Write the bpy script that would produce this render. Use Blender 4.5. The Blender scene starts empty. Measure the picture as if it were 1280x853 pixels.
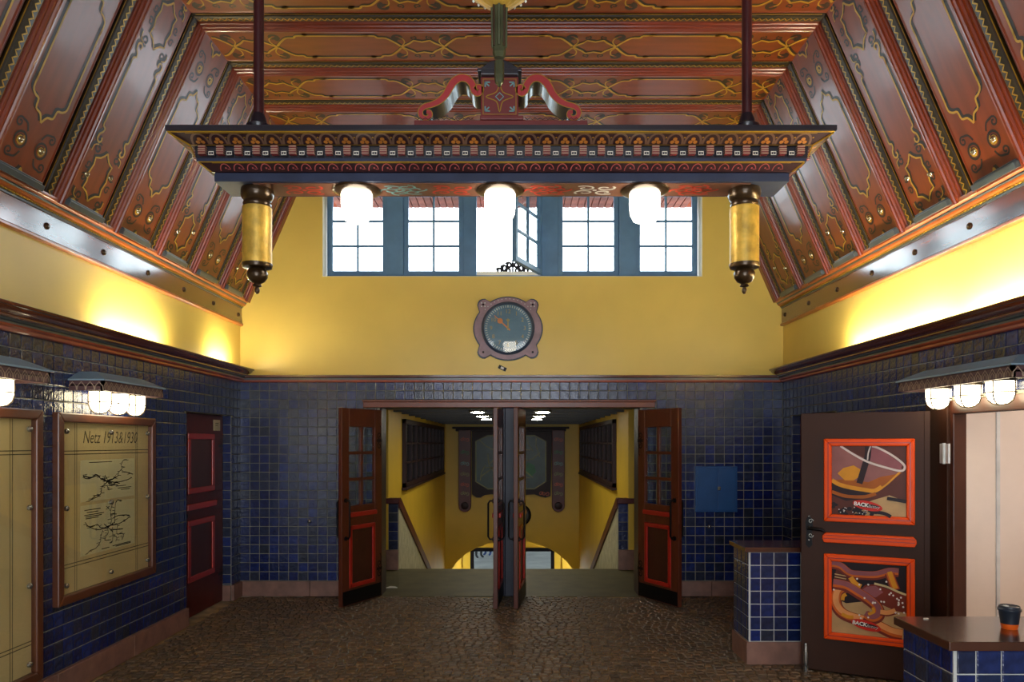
import bpy, math, random
from math import sin, cos, pi, radians, sqrt
from mathutils import Vector, Matrix

S = bpy.context.scene
C = S.collection
# ------------------------------------------------------------------ camera
# photo calibration: focal 928 px on a 1280 px wide frame, vanishing point (646,554)
cam_d = bpy.data.cameras.new('camera'); cam = bpy.data.objects.new('camera', cam_d); C.objects.link(cam)
cam.location = (0, 0, 1.65); cam.rotation_euler = (pi/2, 0, 0)
cam_d.sensor_width = 36; cam_d.lens = 928/1280*36
cam_d.shift_x = -6/1280; cam_d.shift_y = 127.5/1280
cam_d.clip_start = 0.05; cam_d.clip_end = 300
S.camera = cam
# ------------------------------------------------------------------ sky, exposure
W = bpy.data.worlds.new('sky'); S.world = W; W.use_nodes = True
bg = W.node_tree.nodes['Background']
bg.inputs[0].default_value = (0.84, 0.92, 1.0, 1); bg.inputs[1].default_value = 8.0
S.view_settings.view_transform = 'Standard'; S.view_settings.look = 'None'
S.view_settings.exposure = 0.08; S.view_settings.gamma = 1; S.view_settings.use_curve_mapping = False

XL, XR, YB, YF = -2.98, 2.87, 8.0, -2.6      # tiled walls, back wall, wall behind the camera
def portal(name, loc, rot, sx, sy):
    l = bpy.data.lights.new(name, 'AREA'); l.shape = 'RECTANGLE'; l.size = sx; l.size_y = sy
    l.cycles.is_portal = True
    o = bpy.data.objects.new(name, l); C.objects.link(o); o.location = loc; o.rotation_euler = rot
portal('window_daylight', (-0.05, -2.85, 3.85), (pi/2, 0, 0), 4.2, 1.3)
portal('entrance_daylight', (-0.05, -2.85, 1.2), (pi/2, 0, 0), 3.2, 2.4)
portal('clerestory_daylight', (-0.05, 8.6, 3.95), (-pi/2, 0, 0), 4.2, 1.1)

# ------------------------------------------------------------------ helpers
class Fr:
    def __init__(s, O, U, V, N): s.O, s.U, s.V, s.N = Vector(O), Vector(U), Vector(V), Vector(N)
    def __call__(s, u, v, h=0.0): return s.O + s.U*u + s.V*v + s.N*h
WORLD = Fr((0,0,0), (1,0,0), (0,1,0), (0,0,1))
F_LEFT = Fr((XL,0,0), (0,1,0), (0,0,1), (1,0,0))       # u = depth, v = height
F_RIGHT = Fr((XR,0,0), (0,-1,0), (0,0,1), (-1,0,0))    # u = -depth
F_BACK = Fr((0,YB,0), (1,0,0), (0,0,1), (0,-1,0))

def set_props(o, label=None, cat=None, group=None, kind=None):
    if label: o['label'] = label
    if cat: o['category'] = cat
    if group: o['group'] = group
    if kind: o['kind'] = kind
    return o
def empty(name, loc=(0,0,0), rz=0, label=None, cat=None, group=None, kind=None):
    o = bpy.data.objects.new(name, None); C.objects.link(o)
    o.location = loc; o.rotation_euler = (0,0,rz); o.empty_display_size = 0.1
    return set_props(o, label, cat, group, kind)
def wpos(o):
    p = Vector((0,0,0))
    while o: p += Vector(o.location); o = o.parent
    return p

class MB:
    def __init__(s): s.v = []; s.f = []; s.mi = []; s.m = 0
    def add(s, vs, fs):
        b = len(s.v); s.v += [Vector(p) for p in vs]
        s.f += [tuple(i+b for i in f) for f in fs]; s.mi += [s.m]*len(fs); return s
    def box(s, x0,x1,y0,y1,z0,z1, fr=WORLD):
        c = [fr(x,y,z) for z in (z0,z1) for y in (y0,y1) for x in (x0,x1)]
        return s.add(c, [(0,2,3,1),(4,5,7,6),(0,1,5,4),(2,6,7,3),(0,4,6,2),(1,3,7,5)])
    def quad(s, a,b,c,d): return s.add([a,b,c,d], [(0,1,2,3)])
    def rect(s, fr, u0,u1,v0,v1,h): return s.add([fr(u0,v0,h),fr(u1,v0,h),fr(u1,v1,h),fr(u0,v1,h)], [(0,1,2,3)])
    def poly(s, fr, pts, h): return s.add([fr(u,v,h) for u,v in pts], [tuple(range(len(pts)))])
    def prism(s, fr, pts, h0, h1):
        n = len(pts)
        return s.add([fr(u,v,h0) for u,v in pts]+[fr(u,v,h1) for u,v in pts],
            [tuple(range(n))[::-1], tuple(range(n,2*n))]+[(i,(i+1)%n,(i+1)%n+n,i+n) for i in range(n)])
    def disc(s, fr, u,v,r,h, n=16, ry=None):
        return s.poly(fr, [(u+r*cos(2*pi*i/n), v+(ry or r)*sin(2*pi*i/n)) for i in range(n)], h)
    def ribbon(s, fr, pts, w, h, closed=False):
        n = len(pts); vs = []
        for i,(u,v) in enumerate(pts):
            a = pts[(i-1)%n] if (i or closed) else pts[i]
            b = pts[(i+1)%n] if (i<n-1 or closed) else pts[i]
            dx, dy = b[0]-a[0], b[1]-a[1]; L = sqrt(dx*dx+dy*dy) or 1
            nx, ny = -dy/L*w/2, dx/L*w/2
            vs += [fr(u+nx,v+ny,h), fr(u-nx,v-ny,h)]
        m = n if closed else n-1
        return s.add(vs, [(2*i,2*i+1,(2*i+3)%(2*n),(2*i+2)%(2*n)) for i in range(m)])
    def tube(s, pts, r, n=8, cap=True, closed=False):
        P = [Vector(p) for p in pts]; m = len(P); vs = []
        rs = r if isinstance(r,(list,tuple)) else [r]*m
        up = None
        for i,p in enumerate(P):
            a = P[i-1] if (i or closed) else P[i]; b = P[(i+1)%m] if (i<m-1 or closed) else P[i]
            t = (b-a).normalized()
            if up is None:
                up = Vector((0,0,1)) if abs(t.z)<.9 else Vector((1,0,0))
            x = (up - t*up.dot(t)).normalized(); up = x; y = t.cross(x)
            for k in range(n):
                an = 2*pi*k/n; vs.append(p + (x*cos(an)+y*sin(an))*rs[i])
        fs = []
        for i in range(m if closed else m-1):
            for k in range(n):
                j = (i+1)%m
                fs.append((i*n+k, i*n+(k+1)%n, j*n+(k+1)%n, j*n+k))
        if cap and not closed: fs += [tuple(range(n))[::-1], tuple(range((m-1)*n, m*n))]
        return s.add(vs, fs)
    def lathe(s, prof, cx, cy, cz=0, n=20, axis=None, flute=0):
        # prof (r,z); around z at (cx,cy), or around a given frame's N axis
        vs = []; m = len(prof)
        for r,z in prof:
            for k in range(n):
                a = 2*pi*k/n; rr = r*(1+flute*(k%2)) if flute else r
                vs.append(axis(cx+rr*cos(a), cy+rr*sin(a), cz+z) if axis else (cx+rr*cos(a), cy+rr*sin(a), cz+z))
        fs = [(i*n+k, i*n+(k+1)%n, (i+1)*n+(k+1)%n, (i+1)*n+k) for i in range(m-1) for k in range(n)]
        fs += [tuple(range(n))[::-1], tuple(range((m-1)*n, m*n))]
        return s.add(vs, fs)
    def sweep(s, prof, path_fn, t0, t1, close=True):
        # prof list of 3D-mapping params (a,b); path_fn(t,a,b)->point ; straight extrusion
        n = len(prof)
        vs = [path_fn(t0,a,b) for a,b in prof]+[path_fn(t1,a,b) for a,b in prof]
        fs = [(i,(i+1)%n,(i+1)%n+n,i+n) for i in range(n if close else n-1)]
        if close: fs += [tuple(range(n))[::-1], tuple(range(n,2*n))]
        return s.add(vs, fs)
    def build(s, name, mat, parent=None, smooth=False, bevel=0, local=False, origin=None, kind=None, label=None, cat=None, group=None, subsurf=0):
        me = bpy.data.meshes.new(name)
        off = Vector((0,0,0)) if local else (wpos(parent) if parent else Vector((0,0,0)))
        org = Vector(origin) if origin is not None else None
        base = off if org is None else org
        me.from_pydata([tuple(p-base) for p in s.v], [], s.f)
        for m in (mat if isinstance(mat,(list,tuple)) else [mat]): me.materials.append(m)
        if isinstance(mat,(list,tuple)): me.polygons.foreach_set('material_index', s.mi)
        if smooth:
            me.polygons.foreach_set('use_smooth', [True]*len(me.polygons))
            try: me.set_sharp_from_angle(angle=radians(40))
            except Exception: pass
        me.update()
        o = bpy.data.objects.new(name, me); C.objects.link(o)
        if parent: o.parent = parent
        if org is not None: o.location = org - off
        if bevel:
            b = o.modifiers.new('bevel','BEVEL'); b.width = bevel; b.segments = 2; b.limit_method = 'ANGLE'; b.angle_limit = radians(40)
        if subsurf:
            b = o.modifiers.new('sub','SUBSURF'); b.levels = subsurf; b.render_levels = subsurf
        return set_props(o, label, cat, group, kind)

def text_into(mb, fr, txt, size, u, v, h, shear=0, align='CENTER', sx=1.0, rot=0.0, bold=0.0):
    cu = bpy.data.curves.new('lettering','FONT'); cu.body = txt; cu.size = size; cu.shear = shear
    cu.align_x = align; cu.align_y = 'CENTER'; cu.resolution_u = 3; cu.offset = bold
    ob = bpy.data.objects.new('lettering', cu); C.objects.link(ob)
    me = bpy.data.meshes.new_from_object(ob)
    ca, sa = cos(rot), sin(rot)
    mb.add([fr(u+(p.co.x*sx)*ca-p.co.y*sa, v+(p.co.x*sx)*sa+p.co.y*ca, h) for p in me.vertices], [tuple(p.vertices) for p in me.polygons])
    bpy.data.objects.remove(ob); bpy.data.curves.remove(cu); bpy.data.meshes.remove(me)

def scroll(cx, cy, r, a0, turns, n=14, r1=.25):
    return [(cx+(r+(r1*r-r)*i/n)*cos(a0+turns*2*pi*i/n), cy+(r+(r1*r-r)*i/n)*sin(a0+turns*2*pi*i/n)) for i in range(n+1)]
def smooth_path(p, k=4):
    out = []
    for i in range(len(p)-1):
        p0 = p[max(i-1,0)]; p1 = p[i]; p2 = p[i+1]; p3 = p[min(i+2,len(p)-1)]
        for j in range(k):
            t = j/k
            out.append(tuple(.5*((2*b)+(-a+c)*t+(2*a-5*b+4*c-d)*t*t+(-a+3*b-3*c+d)*t**3) for a,b,c,d in zip(p0,p1,p2,p3)))
    out.append(tuple(p[-1])); return out

# ------------------------------------------------------------------ materials
def srgb(r,g,b):
    f = lambda c: (c/255/12.92) if c/255 <= .04045 else ((c/255+.055)/1.055)**2.4
    return (f(r),f(g),f(b))
MATS = {}
def mat(name, col, rough=.5, metal=0, var=.12, scale=6, bump=0, bscale=60, coat=0, emit=0, ecol=None, rnd=0, spec=.5, stretch=None, col2=None):
    m = bpy.data.materials.new(name); m.use_nodes = True; nt = m.node_tree; N = nt.nodes; L = nt.links
    b = N['Principled BSDF']; MATS[name] = m
    b.inputs['Roughness'].default_value = rough; b.inputs['Metallic'].default_value = metal
    b.inputs['Coat Weight'].default_value = coat; b.inputs['Coat Roughness'].default_value = .12
    b.inputs['Specular IOR Level'].default_value = spec
    tc = N.new('ShaderNodeTexCoord'); src = tc.outputs['Object']
    if stretch:
        mp = N.new('ShaderNodeMapping'); mp.inputs['Scale'].default_value = stretch; L.new(src, mp.inputs[0]); src = mp.outputs[0]
    nz = N.new('ShaderNodeTexNoise'); nz.inputs['Scale'].default_value = scale; nz.inputs['Detail'].default_value = 4
    L.new(src, nz.inputs['Vector'])
    cr = N.new('ShaderNodeValToRGB'); c2 = col2 or tuple(max(0,c*(1-var*2)) for c in col)
    cr.color_ramp.elements[0].position = .3; cr.color_ramp.elements[1].position = .7
    cr.color_ramp.elements[0].color = (*c2,1); cr.color_ramp.elements[1].color = (*[min(1,c*(1+var)) for c in col],1)
    L.new(nz.outputs['Fac'], cr.inputs[0]); out = cr.outputs[0]
    if rnd:
        oi = N.new('ShaderNodeObjectInfo'); ge = N.new('ShaderNodeNewGeometry')
        ad = N.new('ShaderNodeMath'); ad.operation = 'ADD'; L.new(oi.outputs['Random'], ad.inputs[0]); L.new(ge.outputs['Random Per Island'], ad.inputs[1])
        fr = N.new('ShaderNodeMath'); fr.operation = 'FRACT'; L.new(ad.outputs[0], fr.inputs[0])
        r2 = N.new('ShaderNodeValToRGB'); els = r2.color_ramp.elements
        els[0].color = (*rnd[0],1); els[1].color = (*rnd[-1],1)
        for i,c in enumerate(rnd[1:-1]):
            e = els.new((i+1)/(len(rnd)-1)); e.color = (*c,1)
        L.new(fr.outputs[0], r2.inputs[0])
        mx = N.new('ShaderNodeMixRGB'); mx.blend_type = 'MULTIPLY'; mx.inputs[0].default_value = 1
        L.new(r2.outputs[0], mx.inputs[1]); L.new(out, mx.inputs[2]); out = mx.outputs[0]
    L.new(out, b.inputs['Base Color'])
    if bump:
        n2 = N.new('ShaderNodeTexNoise'); n2.inputs['Scale'].default_value = bscale; n2.inputs['Detail'].default_value = 3
        L.new(src, n2.inputs['Vector'])
        bp = N.new('ShaderNodeBump'); bp.inputs['Strength'].default_value = bump; bp.inputs['Distance'].default_value = .01
        L.new(n2.outputs['Fac'], bp.inputs['Height']); L.new(bp.outputs[0], b.inputs['Normal'])
        L.new(bp.outputs[0], b.inputs['Coat Normal'])
    if emit:
        b.inputs['Emission Color'].default_value = (*(ecol or col),1); b.inputs['Emission Strength'].default_value = emit
    return m
def glass_mat(name, tint=(.9,.95,.95), gloss=.12, rough=.02):
    m = bpy.data.materials.new(name); m.use_nodes = True; nt = m.node_tree; N = nt.nodes; L = nt.links
    N.remove(N['Principled BSDF']); out = N['Material Output']
    t = N.new('ShaderNodeBsdfTransparent'); t.inputs[0].default_value = (*tint,1)
    g = N.new('ShaderNodeBsdfGlossy'); g.inputs['Roughness'].default_value = rough
    lw = N.new('ShaderNodeLayerWeight'); lw.inputs['Blend'].default_value = .5
    pw = N.new('ShaderNodeMath'); pw.operation = 'POWER'; pw.inputs[1].default_value = 5; L.new(lw.outputs['Facing'], pw.inputs[0])
    fz = N.new('ShaderNodeMath'); fz.operation = 'MULTIPLY_ADD'; fz.inputs[1].default_value = .9; fz.inputs[2].default_value = .04; L.new(pw.outputs[0], fz.inputs[0])
    nz = N.new('ShaderNodeTexNoise'); nz.inputs['Scale'].default_value = 3
    bp = N.new('ShaderNodeBump'); bp.inputs['Strength'].default_value = gloss*.3; bp.inputs['Distance'].default_value = .02
    L.new(nz.outputs['Fac'], bp.inputs['Height']); L.new(bp.outputs[0], g.inputs['Normal'])
    mx = N.new('ShaderNodeMixShader'); L.new(fz.outputs[0], mx.inputs[0]); L.new(t.outputs[0], mx.inputs[1]); L.new(g.outputs[0], mx.inputs[2])
    L.new(mx.outputs[0], out.inputs[0]); MATS[name] = m
    return m

M = MATS
WOOD = srgb(142,58,24)
mat('ceiling_wood', srgb(124,53,20), .32, var=.10, scale=3, coat=.22, stretch=(1,6,1))
mat('ceiling_moulding', srgb(122,46,18), .3, var=.08, coat=.2)
mat('ceiling_dark', srgb(60,22,14), .35)
mat('rib_dark', srgb(46,36,16), .4, var=.2)
mat('gold_paint', srgb(178,138,40), .35, var=.1, metal=.35)
mat('yellow_line', srgb(188,146,40), .4, var=.1)
mat('dark_line', srgb(38,26,22), .4)
mat('blue_grey_line', srgb(78,78,72), .35)
mat('boss_metal', srgb(190,175,140), .2, metal=.8)
mat('fascia_wood', srgb(112,54,32), .16, var=.12, scale=4, coat=1, stretch=(3,.6,3))
mat('cornice_wood', srgb(98,48,28), .22, var=.12, scale=4, coat=.8, stretch=(3,.6,3))
mat('cornice_red', srgb(152,66,34), .3, coat=.3)
mat('cornice_orange', srgb(176,92,34), .28, coat=.4)
mat('slate_trim', srgb(70,78,82), .28, coat=.3)
mat('yellow_plaster', srgb(228,198,96), .40, var=.03, scale=2, bump=.06, bscale=140)
mat('passage_plaster', srgb(226,186,52), .42, var=.04, scale=2, bump=.06, bscale=140)
mat('white_reveal', srgb(226,220,190), .6, var=.03)
mat('grout', srgb(150,146,128), .8, var=.15, scale=12)
BL = [srgb(20,32,84), srgb(24,42,104), srgb(34,48,86), srgb(20,34,96), srgb(48,54,74), srgb(26,48,120), srgb(40,48,66), srgb(22,38,92)]
mat('blue_tile', (1,1,1), .16, var=.25, scale=22, bump=.35, bscale=45, rnd=[tuple(c*1.0 for c in b) for b in BL], coat=.3)
mat('grout_light', srgb(206,206,200), .7, var=.08)
mat('base_stone', srgb(136,98,84), .6, var=.15, scale=9, bump=.1, bscale=90)
mat('floor_joint', srgb(176,146,98), .85, var=.25, scale=8)
ST = [srgb(110,88,62), srgb(90,74,56), srgb(124,96,64), srgb(100,86,72), srgb(128,102,72), srgb(80,68,56)]
mat('cobble', (1,1,1), .42, var=.2, scale=30, bump=.4, bscale=70, rnd=ST)
mat('landing', srgb(86,78,44), .6, var=.15, scale=5, bump=.15, bscale=60)
mat('roughcast', srgb(188,182,150), .8, var=.12, scale=8, bump=.9, bscale=28)
mat('door_brown', srgb(92,42,24), .34, var=.1, scale=5, coat=.15, stretch=(6,6,1))
mat('door_dark', srgb(70,34,22), .36, var=.1, coat=.1)
mat('door_red', srgb(170,36,24), .35, var=.06, coat=.2)
mat('wine_door', srgb(84,24,20), .42, var=.1, spec=.35)
mat('wine_panel', srgb(70,30,24), .4, var=.1)
mat('lintel_wood', srgb(122,62,40), .35, var=.1, coat=.2)
mat('iron', srgb(22,20,22), .4, metal=.6, bump=.1)
mat('post_blue', srgb(38,38,58), .45)
mat('kiosk_brown', srgb(58,30,16), .55, var=.06, scale=3, spec=.3)
mat('orange', srgb(242,80,0), .45, var=.04, spec=.25)
mat('window_blue_hazed', srgb(92,132,170), .4, var=.08)  # dark blue paint lightened to carry the glare veil of the backlit windows
glass_mat('clear_glass'); glass_mat('poster_glass', (.97,.97,.95), .03, .02)
mat('dark_glass', srgb(10,12,18), .22, var=.3, scale=3, spec=.3)
mat('beam_blue', srgb(52,60,86), .5, var=.1, spec=.3)
mat('beam_under', srgb(118,78,60), .32, var=.1, coat=.2)
mat('beam_purple', srgb(58,34,40), .35, var=.1)
mat('beam_black', srgb(34,32,42), .3, var=.1, coat=.3)
mat('pink_line', srgb(190,96,96), .4); mat('brick_red', srgb(124,46,46), .4, coat=.1)
mat('arch_brown', srgb(120,92,76), .4); mat('trefoil', srgb(190,124,52), .4)
mat('white_paint', srgb(226,220,206), .45); mat('red_paint', srgb(208,66,48), .4); mat('teal_paint', srgb(120,170,170), .4)
mat('scroll_red', srgb(186,58,62), .4, var=.08); mat('pedestal_red', srgb(126,48,46), .4, var=.08)
mat('rod_paint', srgb(74,34,38), .35, coat=.2)
mat('gold_leaf', srgb(224,182,76), .42, metal=.3, var=.18, scale=14, bump=.25, bscale=40)
mat('bronze', srgb(72,54,34), .28, metal=.6, coat=.3)
mat('patina', srgb(98,104,76), .3, metal=.5, var=.2)
mat('globe', (1,.95,.82), .3, emit=14, ecol=(1,.93,.78))
mat('jar', (1,.93,.75), .3, emit=11, ecol=(1,.86,.56))
mat('cove', (1,.9,.7), .3, emit=360, ecol=(1,.91,.66))
mat('downlight', (1,1,.9), .3, emit=75, ecol=(1,.95,.76))
mat('kiosk_lamp', (1,.95,.85), .3, emit=10, ecol=(1,.88,.76))
mat('hood_blue', srgb(132,158,174), .35, var=.06)
mat('hood_band', srgb(96,66,66), .5, var=.08); mat('hood_line', srgb(176,150,128), .5)
mat('hood_dark', srgb(40,36,34), .5)
mat('poster_ground', srgb(226,206,150), .5, var=.04, scale=2); mat('poster_paper', srgb(236,230,182), .5, var=.03, scale=2)
mat('ink', srgb(24,22,20), .5); mat('ink_soft', srgb(90,80,52), .5)
mat('poster_frame', srgb(96,52,30), .35, var=.1, coat=.2); mat('steel', srgb(170,170,165), .25, metal=.9)
mat('clock_plate', srgb(148,122,134), .4, var=.12, scale=10); mat('clock_edge', srgb(56,70,92), .35)
mat('clock_dial', srgb(84,124,150), .35, var=.08); mat('clock_mark', srgb(196,206,204), .4); mat('clock_num', srgb(176,160,96), .4); mat('clock_hand', srgb(226,140,66), .4)
mat('box_blue', srgb(24,74,128), .35, var=.06, coat=.1)
mat('counter_wood', srgb(76,42,30), .22, var=.15, scale=4, coat=.5, stretch=(1,8,1))
mat('cup_black', srgb(34,40,50), .35); mat('cup_orange', srgb(240,100,24), .4); mat('cup_lid', srgb(40,48,60), .3, coat=.2)
mat('white_wall', srgb(228,212,200), .5, var=.02); mat('white_metal', srgb(220,224,226), .3, metal=.3)
mat('plain_blue', srgb(30,42,84), .3, var=.3, scale=10)
mat('map_green', srgb(36,70,60), .35, var=.25, scale=4); mat('map_board', srgb(48,23,24), .45, var=.1, spec=.3); mat('map_red', srgb(98,40,36), .4, var=.1)
mat('map_line', srgb(150,150,90), .4); mat('map_green_light', srgb(40,130,70), .4); mat('map_orange', srgb(210,90,50), .4)
mat('street', srgb(176,176,172), .7, var=.1, scale=1.5); mat('brick', srgb(156,84,70), .8, var=.2, scale=10, rnd=[(1,1,1),(.7,.65,.6),(.9,.8,.8)])
mat('passage_ceiling', srgb(58,54,50), .5, var=.15); mat('jeans', srgb(40,60,104), .8); mat('dark_trousers', srgb(26,26,30), .8); mat('jacket', srgb(60,60,66), .8); mat('skin', srgb(190,140,116), .6); mat('shoe', srgb(24,22,22), .5)
mat('grey_disc', srgb(96,96,100), .35)
mat('sign_cream', srgb(206,196,158), .5)

def px_of(p):      # projected pixel, used only to choose which pieces show largest
    return (646+928*p[0]/p[1], 554-928*(p[2]-1.65)/p[1]) if p[1] > .1 else (-9999,-9999)
# ================================================================== THE SETTING
ZT = 2.31          # top of the tiles
ZC = 4.67          # flat ceiling
DL0, DL1, DLZ = 6.69, 7.75, 1.935      # recess of the side doors
OX0, OX1, OZ = -1.48, 1.33, 2.03       # opening to the stairs
WX0, WX1, WZ0, WZ1 = -2.095, 2.0, 3.443, 4.42   # clerestory window band
KY0, KY1, KZ = 3.0, 4.90, 1.84         # kiosk opening

# ---- floor
m = MB(); m.box(XL-.3, XR+.3, YF-.2, YB, -.25, -.012)
floor = m.build('floor', M['floor_joint'], kind='structure', label='brown cobbled floor of the station hall')
# ---- back wall
m = MB()
m.m = 0
m.box(XL-.2, OX0, YB, YB+.3, -.3, 2.35); m.box(OX1, XR+.2, YB, YB+.3, -.3, 2.35); m.box(OX0, OX1, YB, YB+.3, OZ, 2.35)
m.m = 1
m.box(XL-.2, WX0, YB, YB+.3, 2.35, 5.0); m.box(WX1, XR+.2, YB, YB+.3, 2.35, 5.0)
m.box(WX0, WX1, YB, YB+.3, 2.35, WZ0); m.box(WX0, WX1, YB, YB+.3, WZ1, 5.0)
wall_back = m.build('wall_back', [M['grout'], M['yellow_plaster']], kind='structure', label='end wall with blue tiles below and yellow plaster above')
m = MB(); e = .006
m.box(WX0, WX0+e, YB+.001, YB+.3, WZ0, WZ1); m.box(WX1-e, WX1, YB+.001, YB+.3, WZ0, WZ1); m.box(WX0, WX1, YB+.001, YB+.3, WZ0, WZ0+e)
m.build('window_reveal', M['white_reveal'], wall_back)
m = MB(); m.box(XL-.2, XR+.2, YB+.72, YB+.76, WZ1+.01, 5.0)
lint = m.build('brick_lintel', M['brick'], wall_back)
bm = MB(); bm.box(-.035,.035,-.2,.2,-.03,.03); bmesh_b = bm.build('brick', M['brick'], wall_back, bevel=.003)
bmesh_b.location = (WX0+.04, YB+.52, WZ1+.02)
for i in range(1, 51):
    o = bmesh_b.copy(); C.objects.link(o); o.location = (WX0+.04+i*.08, YB+.52, WZ1+.02)
# ---- side walls
def side_wall(name, sgn, label):
    X = XL if sgn < 0 else XR
    a, b = (X-.2, X) if sgn < 0 else (X, X+.2)
    m = MB(); m.m = 0
    if sgn < 0:
        m.box(a, b, YF, DL0, 0, 2.35)
    else:
        m.box(a, b, YF, KY0, 0, 2.35); m.box(a, a+.07, KY0, KY1, KZ, 2.35); m.box(a, a+.07, KY1, 5.25, 0, 2.35); m.box(a, b, 5.25, DL0, 0, 2.35)
    m.box(a, b, DL1, YB, 0, 2.35); m.box(a, b, DL0, DL1, DLZ, 2.35)
    aa, bb = (X-.25, X-.2) if sgn < 0 else (X+.2, X+.25)
    m.box(aa, bb, DL0-.1, DL1+.1, 0, 2.1)
    m.m = 1; m.box(a, b, YF, YB, 2.35, 3.3)
    return m.build(name, [M['grout'], M['yellow_plaster']], kind='structure', label=label)
wall_left = side_wall('wall_left', -1, 'side wall with blue tiles, framed posters and yellow frieze')
wall_right = side_wall('wall_right', 1, 'side wall with blue tiles and kiosk opening below yellow frieze')
# ---- wall behind the camera, with its entrance and upper windows
m = MB(); m.m = 0
m.box(XL-.2, -1.6, YF-.2, YF, 0, 2.35); m.box(1.5, XR+.2, YF-.2, YF, 0, 2.35)
m.m = 1
m.box(XL-.2, XR+.2, YF-.2, YF, 2.35, 3.2); m.box(XL-.2, -2.1, YF-.2, YF, 3.2, 5.0); m.box(2.0, XR+.2, YF-.2, YF, 3.2, 5.0)
m.box(-2.1, 2.0, YF-.2, YF, 4.5, 5.0)
for i in range(1, 5): m.box(-2.1+i*.82-.12, -2.1+i*.82+.12, YF-.2, YF, 3.2, 4.5)
m.build('wall_front', [M['plain_blue'], M['yellow_plaster']], kind='structure', label='entrance wall of the hall with upper windows')

# ---- tiles
TW, TH = .1043, .0975
tile_cache = {}
def tile_mesh(w, h):
    k = (round(w,3), round(h,3))
    if k not in tile_cache:
        g = .0032; a, b = w/2-g, h/2-g; c = .004; t = .007
        me = bpy.data.meshes.new('tile')
        me.from_pydata([(-a,-b,-.004),(a,-b,-.004),(a,b,-.004),(-a,b,-.004),(-a,-b,t-.002),(a,-b,t-.002),(a,b,t-.002),(-a,b,t-.002),
                        (-a+c,-b+c,t),(a-c,-b+c,t),(a-c,b-c,t),(-a+c,b-c,t)], [],
            [(0,1,5,4),(1,2,6,5),(2,3,7,6),(3,0,4,7),(4,5,9,8),(5,6,10,9),(6,7,11,10),(7,4,8,11),(8,9,10,11)])
        me.materials.append(M['blue_tile']); tile_cache[k] = me
    return tile_cache[k]
def tile_wall(parent, fr, u0, u1, v0, v1, excl=(), hidden=(), limit=300, ustart=None, stagger=0, tw=TW, th=TH):
    cells = []; r = 0; v = v1
    rot = Matrix((fr.U, fr.V, fr.N)).transposed().to_4x4()
    while v > v0+.012:
        a, b = max(v-th, v0), v
        u = (u0 if ustart is None else ustart) - (tw/2 if stagger and r%2 else 0)
        while u < u1-.012:
            c = [max(u,u0), min(u+tw,u1), a, b]; u += tw
            ok = c[1]-c[0] > .012 and c[3]-c[2] > .012
            for (e0,e1,f0,f1) in excl:
                if not ok: break
                if c[0] < e1-1e-4 and c[1] > e0+1e-4 and c[2] < f1-1e-4 and c[3] > f0+1e-4:
                    cuts = [(e1-c[0],0),(c[1]-e0,1),(f1-c[2],2),(c[3]-f0,3)]; d, k = min(cuts)
                    if k == 0: c[0] = e1
                    elif k == 1: c[1] = e0
                    elif k == 2: c[2] = f1
                    else: c[3] = f0
                    ok = c[1]-c[0] > .012 and c[3]-c[2] > .012
            if not ok: continue
            if any(c[0] > e0 and c[1] < e1 and c[2] > f0 and c[3] < f1 for (e0,e1,f0,f1) in hidden): continue
            cells.append(tuple(c))
        v -= th; r += 1
    def key(c):
        p = fr((c[0]+c[1])/2, (c[2]+c[3])/2); q = px_of(p)
        seen = -5 < q[0] < 1285 and -5 < q[1] < 858
        return (0 if seen else 1, round(p.y,2), -p.z)
    cells.sort(key=key)
    base = wpos(parent) if parent else Vector((0,0,0))
    for c in cells[:limit]:
        o = bpy.data.objects.new('tile', tile_mesh(c[1]-c[0], c[3]-c[2])); C.objects.link(o); o.parent = parent
        o.matrix_local = Matrix.Translation(fr((c[0]+c[1])/2, (c[2]+c[3])/2)-base) @ rot
    if cells[limit:]:
        mb = MB()
        for c in cells[limit:]:
            me = tile_mesh(c[1]-c[0], c[3]-c[2]); mu, mv = (c[0]+c[1])/2, (c[2]+c[3])/2
            mb.add([fr(mu+p.co.x, mv+p.co.y, p.co.z) for p in me.vertices], [tuple(p.vertices) for p in me.polygons])
        mb.build('tile_field', M['blue_tile'], parent, kind='stuff')
LX0, LX1 = -1.647, 1.483
tile_wall(wall_back, F_BACK, XL, XR, .165, ZT, excl=[(OX0-.02, OX1+.02, 0, OZ+.08), (LX0, LX1, OZ, 2.107)])
PA = (4.752, 6.037, .592, 1.848)     # framed poster over Y and Z
PB = (3.30, 4.60, .185, 1.855)
tile_wall(wall_left, F_LEFT, 3.6, YB, .165, ZT, excl=[(DL0, DL1, 0, DLZ)], hidden=[PA, PB], ustart=YB-50*TW)
tile_wall(wall_right, F_RIGHT, -YB, -3.4, .165, ZT, excl=[(-DL1, -DL0, 0, DLZ), (-5.2, -KY0, 0, 1.95)], hidden=[(-6.5,-5.2,.15,1.7)])
F_JL = Fr((XL-.09, DL1, 0), (1,0,0), (0,0,1), (0,-1,0))
tile_wall(wall_left, F_JL, 0, .088, .165, DLZ, limit=40)
F_JR = Fr((XR, DL1, 0), (1,0,0), (0,0,1), (0,-1,0))
tile_wall(wall_right, F_JR, 0, .10, .165, DLZ, limit=40)

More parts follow.
